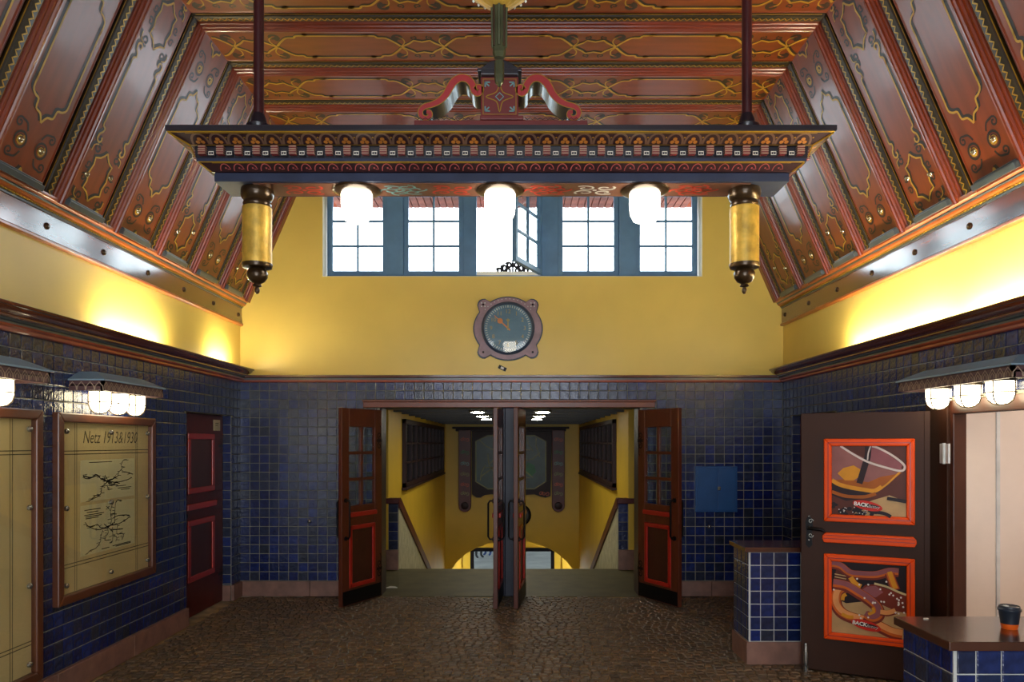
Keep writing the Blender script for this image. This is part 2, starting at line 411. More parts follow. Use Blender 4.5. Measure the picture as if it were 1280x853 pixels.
# ---- baseboards: pink stone blocks
def baseboard(name, fr, spans, label):
    root = empty(name, (0,0,0), kind='structure', label=label)
    for a, b in spans:
        n = max(1, round((b-a)/.9)); L = (b-a)/n
        for i in range(n):
            m = MB(); m.box(a+i*L+.002, a+(i+1)*L-.002, 0, .163, -.01, .028, fr); m.build('stone_block', M['base_stone'], root, bevel=.005)
    return root
baseboard('baseboard_back', F_BACK, [(XL+.03, OX0-.02), (OX1+.02, XR-.03)], 'low pink stone skirting under the end wall tiles')
baseboard('baseboard_left', F_LEFT, [(0, DL0), (DL1, YB)], 'low pink stone skirting under the poster wall')
baseboard('baseboard_right', F_RIGHT, [(-YB, -DL1), (-DL0, -5.2)], 'low pink stone skirting beside the kiosk')
m = MB(); m.box(0,.088,0,.163,.0,.02,F_JL); m.build('stone_block', M['base_stone'], wall_left, bevel=.004)

# ---- cobbles
random.seed(4)
stones = []
y = 3.9; row = 0
while y < YB-.03:
    x = XL+.03+random.random()*.03
    dy = .062
    while x < XR-.09:
        w = random.uniform(.052,.082)
        yy = y + .05*sin(x*4.4) + random.uniform(-.008,.008)
        if 3.6 < yy < YB-.04: stones.append((x+w/2, yy, w, dy*random.uniform(.86,1.04)))
        x += w+.003
    y += .064; row += 1
def stone_geo(w, d):
    def q(f, z): return [(sx*w/2*f*random.uniform(.9,1), sy*d/2*f*random.uniform(.9,1), z) for sx,sy in ((-1,-1),(1,-1),(1,1),(-1,1))]
    z = random.uniform(-.002,.003)
    vs = q(.98,-.014)+q(.95,-.003+z)+q(.72,.003+z)
    fs = [(0,1,5,4),(1,2,6,5),(2,3,7,6),(3,0,4,7),(4,5,9,8),(5,6,10,9),(6,7,11,10),(7,4,8,11),(8,9,10,11)]
    return vs, fs
vis = [s for s in stones if 4.98 < s[1] and -5 < px_of((s[0],s[1],0))[0] < 1285 and px_of((s[0],s[1],0))[1] < 850
       and not (s[0] > 1.7 and s[1] < 5.95)]
vis.sort(key=lambda s: s[1]); single = set(vis[:300])
protos = []
for i in range(14):
    vs, fs = stone_geo(.064, .058); me = bpy.data.meshes.new('cobblestone'); me.from_pydata(vs, [], fs); me.materials.append(M['cobble']); protos.append(me)
for s in vis[:300]:
    o = bpy.data.objects.new('cobblestone', random.choice(protos)); C.objects.link(o); o.parent = floor
    o.location = (s[0], s[1], 0); o.rotation_euler = (0,0,random.uniform(-.12,.12)); o.scale = (s[2]/.064, s[3]/.058, 1)
mb = MB()
for s in stones:
    if s in single: continue
    vs, fs = stone_geo(s[2], s[3]); a = random.uniform(-.12,.12)
    mb.add([(s[0]+p[0]*cos(a)-p[1]*sin(a), s[1]+p[0]*sin(a)+p[1]*cos(a), p[2]) for p in vs], fs)
mb.build('cobble_paving', M['cobble'], floor, kind='stuff')

# ---- mouldings along the walls
def mould(root, fn, prof, y0, y1, mt, name): 
    m = MB(); m.sweep(prof, fn, y0, y1); return m.build(name, mt, root, smooth=True)
fnL = lambda t,a,b: (XL+a, t, b)
fnR = lambda t,a,b: (XR-a, t, b)
fnB = lambda t,a,b: (t, YB-a, b)
def lower_cornice(name, fn, label):
    r = empty(name, kind='structure', label=label)
    mould(r, fn, [(-.01,2.30),(.028,2.30),(.036,2.308),(.036,2.322),(.05,2.332),(.052,2.342),(-.01,2.342)], YF, YB, M['cornice_red'], 'lower_bead')
    mould(r, fn, [(-.01,2.342),(.046,2.342),(.046,2.356),(.066,2.36),(.07,2.37),(-.01,2.37)], YF, YB, M['slate_trim'], 'slate_fillet')
    mould(r, fn, [(-.01,2.37),(.078,2.37),(.084,2.376),(.084,2.386),(.1,2.39),(.116,2.398),(.13,2.412),(.136,2.424),(.148,2.426),(.152,2.432),(.152,2.443),(.14,2.445),(.136,2.425),(-.01,2.42)], YF, YB, M['cornice_wood'], 'cornice_moulding')
    return r
lower_cornice('trim_1', fnL, 'glossy brown cornice along the top of the tiles above the posters')
lower_cornice('trim_2', fnR, 'glossy brown cornice along the top of the tiles above the kiosk')
r = empty('trim_3', kind='structure', label='thin red brown moulding between end wall tiles and plaster')
mould(r, fnB, [(-.01,2.302),(.022,2.302),(.026,2.31),(.026,2.326),(-.01,2.326)], XL, XR, M['cornice_red'], 'lower_bead')
mould(r, fnB, [(-.01,2.326),(.018,2.326),(.018,2.35),(-.01,2.35)], XL, XR, M['slate_trim'], 'slate_fillet')
mould(r, fnB, [(-.01,2.35),(.026,2.35),(.036,2.36),(.036,2.376),(.03,2.38),(-.01,2.38)], XL, XR, M['cornice_wood'], 'cornice_moulding')

RIBS = [7.805-.645*k for k in range(13)]
def crown(name, fn, fr, sgn, label):
    r = empty(name, kind='structure', label=label)
    mould(r, fn, [(-.02,2.908),(.02,2.908),(.032,2.916),(.032,2.93),(.024,2.938),(-.02,2.938)], YF, YB, M['cornice_orange'], 'lower_bead')
    mould(r, fn, [(-.02,2.938),(.016,2.938),(.016,3.10),(-.02,3.10)], YF, YB, M['fascia_wood'], 'fascia_board')
    mould(r, fn, [(-.02,3.10),(.024,3.10),(.026,3.112),(-.02,3.112)], YF, YB, M['slate_trim'], 'slate_fillet')
    mould(r, fn, [(-.02,3.112),(.034,3.112),(.034,3.124),(-.02,3.124)], YF, YB, M['rib_dark'], 'bead_ground')
    m = MB(); yy = 3.4
    while yy < YB-.03:
        p = Vector(fn(yy, .036, 3.118)); q = Vector(fn(yy+.026, .036, 3.118))
        m.tube([p, (p+q)/2+Vector((0,0,.0)), q], [.003,.0075,.003], 5); yy += .032
    m.build('gold_bead_row', M['gold_paint'], r, kind='stuff')
    mould(r, fn, [(-.02,3.124),(.04,3.124),(.056,3.13),(.062,3.142),(-.02,3.142)], YF, YB, M['cornice_orange'], 'orange_cove')
    mould(r, fn, [(-.02,3.142),(.06,3.142),(.068,3.15),(.068,3.158),(-.02,3.158)], YF, YB, M['slate_trim'], 'slate_bead')
    mould(r, fn, [(-.02,3.158),(.076,3.158),(.09,3.166),(.094,3.178),(.094,3.19),(.085,3.194),(.03,3.20),(-.02,3.20)], YF, YB, M['cornice_orange'], 'top_moulding')
    m = MB(); m.sweep([(.03,3.2),(.08,3.196),(.074,3.212),(.03,3.216)], fn, YF, YB); m.build('slate_ledge', M['slate_trim'], r)
    for y in RIBS:
        if y < 3.2: continue
        y += .10
        s = -1 if fn is fnR else 1
        k = MB(); k.lathe([(.022,.0),(.022,.006),(.015,.012),(.006,.014)], s*y if s > 0 else -y, 3.018, .016, n=12, axis=fr); k.build('fascia_boss', M['bronze'], r, smooth=True)
    return r
crown('trim_4', fnL, F_LEFT, -1, 'polished crown moulding with studded fascia above the poster wall')
crown('trim_5', fnR, F_RIGHT, 1, 'polished crown moulding with studded fascia above the kiosk wall')

# ---- coffered ceiling
SL = sqrt(.65**2+1.49**2)
su, sn = .65/SL, 1.49/SL
F_SL = Fr((XL+.05,0,3.18), (su,0,sn), (0,1,0), (sn,0,-su))
F_SR = Fr((XR-.05,0,3.18), (-su,0,sn), (0,1,0), (-sn,0,-su))
F_FL = Fr((0,0,ZC), (1,0,0), (0,1,0), (0,0,-1))
MIT = math.tan(math.atan2(1.49,.65)/2)
FX0, FX1 = XL+.05+.65, XR-.05-.65
m = MB(); T = -.08
def slab(fr, u0, u1): m.box(u0, u1, YF, YB, T, 0, fr)
slab(F_FL, FX0-.05, FX1+.05); slab(F_SL, -.1, SL+.05); slab(F_SR, -.1, SL+.05)
ceiling = m.build('ceiling', M['ceiling_dark'], kind='structure', label='painted red brown timber ceiling with gilded ribs and sloping sides')

def limits(kind):
    if kind == 'flat': return (lambda h: FX0+h*MIT), (lambda h: FX1-h*MIT)
    return (lambda h: .0), (lambda h: SL-h*MIT)
PROF = [(.048,0),(.05,.012),(.058,.017),(.066,.017),(.070,.026),(.078,.031),(.086,.03),(.09,.042),(.098,.047),(.106,.046),(.111,.056),(.12,.06),(.132,.058)]
PROF = PROF + [(.645-a,h) for a,h in PROF[::-1]]
HP = .058
def panel(kind, fr, y0, w=.645):
    lo, hi = limits(kind)
    pr = [(a,h) for a,h in PROF if a <= w-.001]
    if w < .6: pr = pr + [(w,HP)]
    m = MB(); n = len(pr)
    vs = [fr(lo(h), y0+a, h) for a,h in pr]+[fr(hi(h), y0+a, h) for a,h in pr]
    m.m = 0
    fs = []
    for i in range(n-1):
        m.m = 1 if abs(pr[i][1]-HP) < 1e-6 and abs(pr[i+1][1]-HP) < 1e-6 and pr[i+1][0]-pr[i][0] > .05 else 0
        m.add([vs[i],vs[i+1],vs[i+1+n],vs[i+n]], [(0,1,2,3)])
    o = m.build('ceiling_panel', [M['ceiling_moulding'], M['ceiling_wood']], ceiling)
    o.data.update()
    return o
def add_both(Y, D, fr, pts, h, wy=.013, wd=.022, off=(.008,-.015)):
    D.ribbon(fr, [(u+off[0], v+off[1]) for u,v in pts], wd, h)
    Y.ribbon(fr, pts, wy, h+.0012)
def motif(Y, D, fr, kind, u0, vc, h, lo, hi):
    P = lambda s,t: (u0+s, vc+t)
    def put(pts, **k):
        pts = [p for p in pts if lo+.01 < p[0] < hi-.01]
        if kind == 'X' and 'wy' not in k: k['wy'] = .017
        if len(pts) > 1: add_both(Y, D, fr, pts, h, **k)
    if kind == 'A':
        half = [(-.17,0),(-.145,.02),(-.12,.05),(-.105,.095),(-.06,.085),(0,.1),(.06,.085),(.105,.095),(.12,.05),(.145,.02),(.17,0)]
        put([P(*p) for p in half]); put([P(s,-t) for s,t in half])
        for sx in (-1,1):
            for sy in (-1,1):
                put([P(sx*s,sy*t) for s,t in smooth_path([(.36,.15),(.31,.15),(.295,.125),(.27,.13),(.25,.15),(.215,.155),(.2,.13),(.215,.11),(.235,.118)],3)])
                sc = [(sx*s,sy*t) for s,t in scroll(.165,.105,.036,-.6,1.25)]
                D.ribbon(fr, [P(*p) for p in sc if lo+.01 < u0+p[0] < hi-.01] or [P(0,0),P(0,.001)], .014, h+.0006)
                sc = [(sx*s,sy*t) for s,t in scroll(.045,.135,.028,2.2,1.1)]
                D.ribbon(fr, [P(*p) for p in sc], .012, h+.0006)
                put([P(sx*s,sy*t) for s,t in smooth_path([(.188,.118),(.17,.155),(.13,.16)],3)], wy=.008)
    elif kind == 'B':
        for sx in (-1,1):
            for sy in (-1,1):
                put([P(sx*s,sy*t) for s,t in smooth_path([(.36,.15),(.29,.15),(.262,.12),(.25,.085),(.2,.075),(.185,.03),(.14,.0)],3)])
                sc = [(sx*s,sy*t) for s,t in scroll(.085,.14,.03,-.5,1.2)]
                D.ribbon(fr, [P(*p) for p in sc], .012, h+.0006)
                D.ribbon(fr, [P(sx*s,sy*t) for s,t in smooth_path([(.06,.06),(.1,.085),(.11,.13)],3)], .013, h+.0006)
        for sy in (-1,1):
            c = P(0, sy*.09)
            D.ribbon(fr, scroll(c[0], c[1], .046, 0, 1, 16, 1.0), .014, h+.0006)
            Y.ribbon(fr, scroll(c[0], c[1], .032, .5, 1.5, 16, .3), .012, h+.0012)
            D.disc(fr, c[0], c[1], .03, h+.0005, 12)
    elif kind == 'X':
        half = [(-.16,0),(-.09,.055),(-.06,.09),(0,.07),(.06,.09),(.09,.055),(.16,0)]
        put([P(*p) for p in half]); put([P(s,-t) for s,t in half])
        for sx in (-1,1):
            for sy in (-1,1):
                put([P(sx*s,sy*t) for s,t in smooth_path([(.42,.15),(.34,.15),(.32,.125),(.26,.12),(.2,.06),(.165,.01)],3)])
                sc = [(sx*s,sy*t) for s,t in scroll(.17,.13,.042,-1.4,1.3)]
                D.ribbon(fr, [P(*p) for p in sc], .024, h+.0006)
                Y.ribbon(fr, [P(sx*s,sy*t) for s,t in smooth_path([(.16,.01),(.13,.06),(.135,.11),(.16,.128)],3)], .009, h+.0011)
                D.ribbon(fr, [P(sx*s,sy*t) for s,t in scroll(.06,.125,.026,2.0,1.1)], .012, h+.0006)
def bosses(pan, fr, u, vc, kind):
    for du, t in ((0,-.09),(0,.09)) if kind == 'B' else ((-.02,-.115),(.04,.115)):
        k = MB(); k.lathe([(.020,0),(.019,.008),(.012,.016),(.004,.019)], u+du, vc+t, HP, n=10, axis=fr); k.build('brass_boss', M['boss_metal'], pan, smooth=True)
def decorate(pan, kind, fr, y0, bay):
    lo, hi = (limits(kind)[0](HP), limits(kind)[1](HP)); vc = y0+.3225; h = HP+.001
    Y, D = MB(), MB()
    if kind == 'flat': cs = [(-1.98,'X'),(-.73,'X'),(.60,'X'),(1.90,'X')]; half = .38
    else: k = 'A' if bay % 2 else 'B'; cs = [(.22 if k == 'B' else .27,k),(1.36,k)]; half = .33
    if kind == 'flat':
        if bay % 2 == 0: cs = [(-1.95,'X'),(-.70,'X'),(.58,'X'),(1.86,'X')]
    for c,k in cs: motif(Y, D, fr, k, c, vc, h, lo, hi)
    ends = [c for c,_ in cs]
    for a, b in zip(ends[:-1], ends[1:]):
        for t in (-.15,.15):
            add_both(Y, D, fr, [(a+half,vc+t),(b-half,vc+t)], h)
    Y.build('painted_yellow_line', M['yellow_line'], pan); D.build('painted_dark_scroll', M['dark_line'], pan)
    if kind != 'flat': bosses(pan, fr, cs[0][0], vc, cs[0][1])
def rib(kind, fr, y, deco):
    lo, hi = limits(kind); pr = [(-.044,0),(-.044,.02),(-.034,.024),(-.03,.034),(0,.038),(.03,.034),(.034,.024),(.044,.02),(.044,0)]
    m = MB(); n = len(pr)
    vs = [fr(lo(h), y+a, h) for a,h in pr]+[fr(hi(h), y+a, h) for a,h in pr]
    m.add(vs, [(i,i+1,i+1+n,i+n) for i in range(n-1)])
    o = m.build('ceiling_rib', M['rib_dark'], ceiling)
    if deco:
        g = MB(); a, b = lo(.04)+.01, hi(.04)-.01; st = .011; k = int((b-a)/st)
        g.ribbon(fr, [(a+i*st, y+.014*sin(i*pi/2.)) for i in range(k)], .009, .0395)
        for s in (-.039,.039): g.ribbon(fr, [(a,y+s),(b,y+s)], .008, .0245)
        g.build('gilded_wave', M['gold_paint'], o)
for kind, fr in (('flat',F_FL),('left',F_SL),('right',F_SR)):
    for i, y in enumerate(RIBS):
        rib(kind, fr, y, y > 2.9)
        if i == 0: panel(kind, fr, y, YB-y)
        else:
            p = panel(kind, fr, y)
            if y > 2.5:
                decorate(p, kind, fr, y, i)
                if kind != 'flat':
                    f = MB(); f.box(.012,.05,y+.13,y+.515,HP-.002,HP+.035,fr); f.box(.05,.062,y+.14,y+.505,HP-.002,HP+.02,fr)
                    f.build('panel_foot', M['slate_trim'], p, bevel=.003)

# ---- clerestory window band: five casements in a blue frame
def casement(name, x0, x1, z0, z1, yw, label, open_hinge=None):
    # x0..x1, z0..z1 = outer sash size; panes 2 x 3
    root = empty(name, ((x1 if open_hinge else x0), yw, z0), kind='structure', label=label)
    w = x1-x0; h = z1-z0; s = .055; sgn = -1 if open_hinge else 1
    if open_hinge: root.rotation_euler = (0,0,open_hinge)
    X = lambda t: sgn*t
    m = MB()
    def b(a0,a1,c0,c1,d=.022):
        q = sorted((X(a0),X(a1))); m.box(q[0],q[1],-d,d,c0,c1)
    b(0,s,0,h); b(w-s,w,0,h); b(s,w-s,0,s); b(s,w-s,h-s,h)
    m.build('sash_frame', M['window_blue_hazed'], root, local=True, bevel=.004)
    pw = (w-2*s)/2; ph = (h-2*s)/3
    m = MB(); b(s+pw-.011,s+pw+.011,s,h-s,.014); m.build('glazing_bar', M['window_blue_hazed'], root, local=True)
    for j in (1,2):
        m = MB(); b(s,w-s,s+ph*j-.011,s+ph*j+.011,.013); m.build('glazing_bar', M['window_blue_hazed'], root, local=True)
    for i in range(2):
        for j in range(3):
            m = MB(); b(s+pw*i+.008,s+pw*(i+1)-.008,s+ph*j+.008,s+ph*(j+1)-.008,.003); m.build('pane', M['clear_glass'], root, local=True)
    return root
yw = 8.14; k = yw/928
gx = [(416.4,478.6),(511,573.5),(602,669),(703.4,767),(800,864.5)]
m = MB()
fx0, fx1 = WX0+.03, WX1-.03
cur = fx0; SX = []
for a, b in gx:
    x0, x1 = (a-646)*k-.055, (b-646)*k+.055
    m.box(cur, x0, yw-.04, yw+.05, WZ0, WZ1); cur = x1; SX.append((x0,x1))
m.box(cur, fx1, yw-.04, yw+.05, WZ0, WZ1)
m.box(fx0, fx1, yw-.05, yw+.05, WZ0, WZ0+.035)
win = m.build('window_1', M['window_blue_hazed'], bevel=.004, kind='structure', label='dark blue timber frame of the clerestory window band')
names = ['casement window with six panes beside the hanging gold column over the poster wall side','six paned casement window between the open casement and the poster wall side one','open casement window swung into the hall above the clock','six paned casement window between the open casement and the kiosk side one','casement window with six panes nearest the kiosk wall slope']
for i,(x0,x1) in enumerate(SX):
    casement('window_%d'%(i+2), x0, x1, WZ0+.035, WZ1-.01, yw-(.06 if i == 2 else 0), names[i], open_hinge=(radians(66) if i == 2 else None))
# ---- passage and stairs behind the opening
PXL, PXR, PY0, PY1, PZ = -1.67, 1.45, 9.65, 17.3, 2.10
m = MB(); m.box(-2.3, 2.2, YB, 9.75, -.3, -.004)
m.build('floor_landing', M['landing'], kind='structure', label='worn olive stone landing behind the swing doors')
st = empty('floor_stairs', (0,9.75,0), kind='structure', label='flight of stone steps going down from the landing')
for i in range(18):
    m = MB(); m.box(PXL, PXR, 9.75+i*.345, 9.75+(i+1)*.345+.02, -.15*(i+1)-.3, -.15*(i+1)-.004); m.build('step', M['landing'], st)
ZL = -2.7
m = MB(); m.box(-12, 12, 18.7, 70, .6, .8); m.build('ceiling_added_shade', M['passage_ceiling'], kind='structure', label='canopy over the platform beyond the lower exit')  # unseen canopy, added to cut the sky light falling on the platform
m = MB(); m.box(-8, 8, 15.9, 60, ZL-.3, ZL); m.build('floor_platform', M['street'], kind='structure', label='pale grey platform floor beyond the lower exit')
m = MB()
m.box(-2.5,-2.3,YB+.3,9.85,-.3,PZ); m.box(-2.3,PXL-.2,PY0+.1,9.85,-.3,PZ); m.box(PXL-.2,PXL,PY0,PY1,ZL,PZ)
m.build('wall_passage_left', M['passage_plaster'], kind='structure', label='yellow plaster passage wall on the poster wall side')
m = MB(); m.box(2.2,2.4,YB+.3,9.85,-.3,PZ); m.box(PXR+.2,2.2,PY0+.1,9.85,-.3,PZ); m.box(PXR,PXR+.2,PY0,PY1,ZL,PZ)
m.build('wall_passage_right', M['passage_plaster'], kind='structure', label='yellow plaster passage wall on the kiosk side')
m = MB()
# far wall with a low arch
cx = (PXL+PXR)/2; hw = (PXR-PXL)/2; ar = []
for i in range(17):
    a = pi*i/16; ar.append((cx-(hw-.02)*cos(a), -1.75+1.133*sin(a)))
F_FAR = Fr((0,PY1,0), (1,0,0), (0,0,1), (0,-1,0))
for i in range(16):
    (u0,v0),(u1,v1) = ar[i], ar[i+1]
    m.add([F_FAR(u0,v0,0),F_FAR(u1,v1,0),F_FAR(u1,PZ,0),F_FAR(u0,PZ,0),F_FAR(u0,v0,-.25),F_FAR(u1,v1,-.25)], [(0,1,2,3),(0,4,5,1)])
m.box(PXL,PXL+.02,PY1,PY1+.2,-1.75,PZ); m.box(PXR-.02,PXR,PY1,PY1+.2,-1.75,PZ)
m.box(PXL-.2,PXR+.2,PY1+.2,PY1+.25,-.55,PZ)
m.build('wall_passage_far', M['passage_plaster'], kind='structure', label='yellow far wall of the stair passage with a low arch')
YX = 18.5
m = MB(); ex0, ex1, ez = (588-646)*YX/928, (693-646)*YX/928, 1.65-131*YX/928
m.box(-2.4, ex0, YX, YX+.15, ZL, 0); m.box(ex1, 2.2, YX, YX+.15, ZL, 0); m.box(ex0, ex1, YX, YX+.15, ez, 0)
m.box(-2.6,-2.4,PY1+.2,YX+.15,ZL,0); m.box(2.2,2.4,PY1+.2,YX+.15,ZL,0); m.box(-2.6,2.4,PY1+.2,YX+.15,-.3,-.2)
for x in (ex0-.55, ex0-.25, ex1+.22, ex1+.5): m.box(x-.03, x+.03, YX-.05, YX, ZL, ez+.1)
m.build('wall_exit', M['passage_plaster'], kind='structure', label='yellow wall with pilasters around the lower exit')
ef = empty('door_7', (0,YX,ZL), kind='structure', label='black framed glazed exit at the foot of the stairs')
m = MB(); t = .09
m.box(ex0,ex0+t,YX-.04,YX+.04,ZL,ez); m.box(ex1-t,ex1,YX-.04,YX+.04,ZL,ez); m.box(ex0,ex1,YX-.04,YX+.04,ez-t,ez)
m.build('exit_frame', M['iron'], ef)
gl = MB(); gl.box(ex0+t, ex1-t, YX-.004, YX+.004, ZL, ez-t); gl.build('pane', M['clear_glass'], ef)
m = MB(); xx = (654-646)*YX/928; m.box(xx-.035, xx+.035, YX-.03, YX+.03, ZL, ez-.25)
m.build('door_stile', M['iron'], ef)
# passage ceiling with its lights
m = MB(); m.box(-2.5, 2.4, YB+.3, PY1+.3, PZ, PZ+.12)
pc = m.build('ceiling_passage', M['passage_ceiling'], kind='structure', label='dark boarded ceiling of the stair passage')
for i in range(12):
    y = 8.6+i*.72; m = MB(); m.box(PXL, PXR, y, y+.08, PZ-.03, PZ+.001); m.build('cross_board', M['rib_dark'], pc)
for x, nm in ((-.53,'poster wall'),(.35,'kiosk')):
    for y, w in ((10.0,'nearest the swing doors'),(11.5,'in the middle of its row'),(13.0,'nearest the map board')):
        e = empty('ceiling_light', (x,y,PZ), label='round passage ceiling light, %s side row, %s' % (nm,w), cat='light', group='ceiling lights of the passage')
        k = MB(); k.lathe([(.12,-.038),(.12,0),(.105,.001)], x, y, PZ, 16); k.build('trim_ring', M['steel'], e)
        k = MB(); k.lathe([(.05,-.048),(.085,-.044),(.095,-.036)], x, y, PZ, 16); k.build('diffuser', M['downlight'], e, smooth=True)
# parapets beside the stairs
for s, X, lab in ((-1,PXL,'poster wall'),(1,PXR,'kiosk')):
    F = Fr((X,0,0), (0,1,0), (0,0,1), (-s,0,0))
    p = empty('stair_parapet', (X,9.75,0), kind=None, label='roughcast parapet with sloping red brown rail on the %s side of the stairs'%lab, cat='parapet')
    pts = [(9.72,-.3),(9.72,.87),(13.4,-.73),(13.4,-1.9)]
    m = MB(); m.prism(F, pts, .0, .13); m.build('parapet_body', M['roughcast'], p)
    m = MB(); m.prism(F, [(9.66,.80),(9.66,.93),(9.76,.93),(13.4,-.655),(13.4,-.82),(9.76,.78)], -.005, .15)
    m.prism(Fr((X+s*.55,0,0),(0,1,0),(0,0,1),(-s,0,0)), [(9.62,.86),(9.62,.93),(9.72,.93),(9.72,.86)], 0, .7)
    m.build('sloping_rail', M['wine_door'], p, bevel=.01)
    m = MB(); m.box(min(X+s*.5,X-s*.13), max(X+s*.5,X-s*.13), 9.66, 9.72, -.004, .86); pier = m.build('pier', M['grout'], p)
    FP = Fr((0,9.66,0),(1,0,0),(0,0,1),(0,-1,0))
    tile_wall(pier, FP, min(X+s*.5,X-s*.13), max(X+s*.5,X-s*.13), .26, .86, tw=.125, th=.12)
    m = MB(); m.box(min(X+s*.5,X-s*.13), max(X+s*.5,X-s*.13), 9.63, 9.66, 0, .26); m.build('stone_foot', M['base_stone'], p, bevel=.004)
# side windows of the passage
for n, s, X, lab in ((7,-1,PXL,'poster wall'),(8,1,PXR,'kiosk')):
    F = Fr((X,0,0), (0,1,0), (0,0,1), (-s,0,0)); y0, y1, z0, z1 = 10.8, 16.5, 1.0, 2.0
    w = empty('window_%d'%n, (X,(y0+y1)/2,z0), kind='structure', label='long dark lattice window in the passage wall on the %s side'%lab)
    m = MB(); t = .07
    m.box(y0,y1,z0,z0+t,0,.06,F); m.box(y0,y1,z1-t,z1,0,.06,F); m.box(y0,y0+t,z0,z1,0,.06,F); m.box(y1-t,y1,z0,z1,0,.06,F); m.box(y0-.04,y1+.04,z0-.04,z0,0,.08,F)
    m.build('window_frame', M['map_board'], w, bevel=.006)
    nb = 9; cw = (y1-y0-2*t)/nb
    for i in range(nb+1):
        m = MB(); yy = y0+t+i*cw; m.box(yy-.03, yy+.03, z0+t, z1-t, 0, .05, F); m.build('mullion', M['map_board'], w)
    for j in (1,2):
        m = MB(); zz = z0+t+(z1-z0-2*t)*j/3; m.box(y0+t, y1-t, zz-.014, zz+.014, 0, .045, F); m.build('glazing_bar', M['map_board'], w)
    for i in range(nb):
        m = MB(); m.box(y0+t+i*cw, y0+t+(i+1)*cw, z0+t, z1-t, .0, .012, F); m.build('pane', M['dark_glass'], w)
# carved map board on the far wall
sc = PY1/928; fu = lambda x: (x-646)*sc; fv = lambda y: 1.65-(y-554)*sc
F_FAR = Fr((0,PY1-.03,0), (1,0,0), (0,0,1), (0,-1,0))
mbd = empty('map_board', (fu(640),PY1,fv(625)), label='carved dark wooden map board hanging on the far passage wall', cat='map board')
m = MB()
pts = [(fu(590),fv(536)),(fu(590),fv(618)),(fu(596),fv(622)),(fu(601),fv(622)),(fu(606),fv(619)),(fu(614),fv(618)),(fu(640),fv(620)),(fu(668),fv(618)),(fu(676),fv(621)),(fu(682),fv(622)),(fu(688),fv(620)),(fu(690),fv(536))]
m.prism(F_FAR, pts[::-1], .0, .06); m.build('board', M['map_board'], mbd)
m = MB(); m.box(fu(566),fu(711),fv(536.5),fv(534),.0,.16,F_FAR); m.box(fu(570),fu(707),fv(539.5),fv(536.5),.0,.1,F_FAR); m.build('top_moulding', M['map_board'], mbd, bevel=.01)
oc = [(fu(595),fv(552)),(fu(595),fv(602)),(fu(610),fv(611)),(fu(668),fv(611)),(fu(682),fv(602)),(fu(682),fv(552)),(fu(668),fv(545)),(fu(610),fv(545))]
m = MB(); m.prism(F_FAR, oc[::-1], .06, .066); mp = m.build('map_panel', M['map_green'], mbd)
m = MB(); m.ribbon(F_FAR, oc, .03, .0675, closed=True)
random.seed(8)
for i in range(16):
    a = random.uniform(0,6.28); x, y = 639+random.uniform(-36,36), 577+random.uniform(-26,26); L = random.uniform(14,34)
    q = [(x-L*cos(a)/2,y-L*sin(a)/2),(x+random.uniform(-3,3),y+random.uniform(-3,3)),(x+L*cos(a)/2,y+L*sin(a)/2)]
    q = [(min(681,max(596,a_)),min(608,max(548,b_))) for a_,b_ in q]
    m.ribbon(F_FAR, [(fu(a_),fv(b_)) for a_,b_ in q], .022, .0672)
m.build('map_lines', M['map_line'], mp)
m = MB(); m.poly(F_FAR, [(fu(x),fv(y)) for x,y in [(655,584),(660,578),(668,582),(670,590),(664,596),(657,592)]], .0668); m.build('map_park', M['map_green_light'], mp)
m = MB()
for a in range(3): m.ribbon(F_FAR, scroll(fu(676+a*4), fv(617), .05, a*2., 1.1), .015, .0615)
m.build('painted_flourish', M['map_orange'], mbd)
for x in (581.5, 697.5):
    m = MB(); pts = [(fu(x-7.8),fv(538)),(fu(x+7.8),fv(538)),(fu(x+7.8),fv(632))]+[(fu(x)+7.8*sc*cos(a*pi/8),fv(632)-7.8*sc*sin(a*pi/8)) for a in range(1,8)]+[(fu(x-7.8),fv(632))]
    m.prism(F_FAR, pts[::-1], .0, .12); b = m.build('carved_scroll_post', M['map_red'], mbd, bevel=.01)
    for q, nm, mt in ((550,'carved_leaf','map_orange'),(566,'carved_leaf','map_green_light'),(580,'carved_leaf','teal_paint'),(593,'carved_leaf','map_line'),(606,'carved_leaf','map_orange'),(617,'carved_leaf','map_line')):
        m = MB()
        for a in range(3): m.ribbon(F_FAR, [(fu(x)+s_,fv(q)+t_) for s_,t_ in scroll((a-1)*.06,.02*(a%2),.045,a*2.1,1.1)], .014, .1235)
        m.build(nm, M[mt], b)
    m = MB(); m.lathe([(.09,0),(.08,.03),(.03,.04)], fu(x), fv(632), .12, 14, F_FAR); m.build('rosette', M['map_board'], b, smooth=True)
F_FAR = Fr((0,PY1,0), (1,0,0), (0,0,1), (0,-1,0))
e = empty('round_mirror', (fu(650),PY1,fv(644)), label='round grey disc with dark rim on the far passage wall below the map', cat='wall disc')
m = MB(); m.lathe([(.26,0),(.26,.05),(.22,.07),(.215,.04)], fu(650), fv(644), 0, 24, F_FAR); m.build('rim', M['iron'], e, smooth=True)
m = MB(); m.lathe([(.215,.03),(.15,.06),(.05,.075)], fu(650), fv(644), 0, 24, F_FAR); m.build('disc', M['grey_disc'], e, smooth=True)

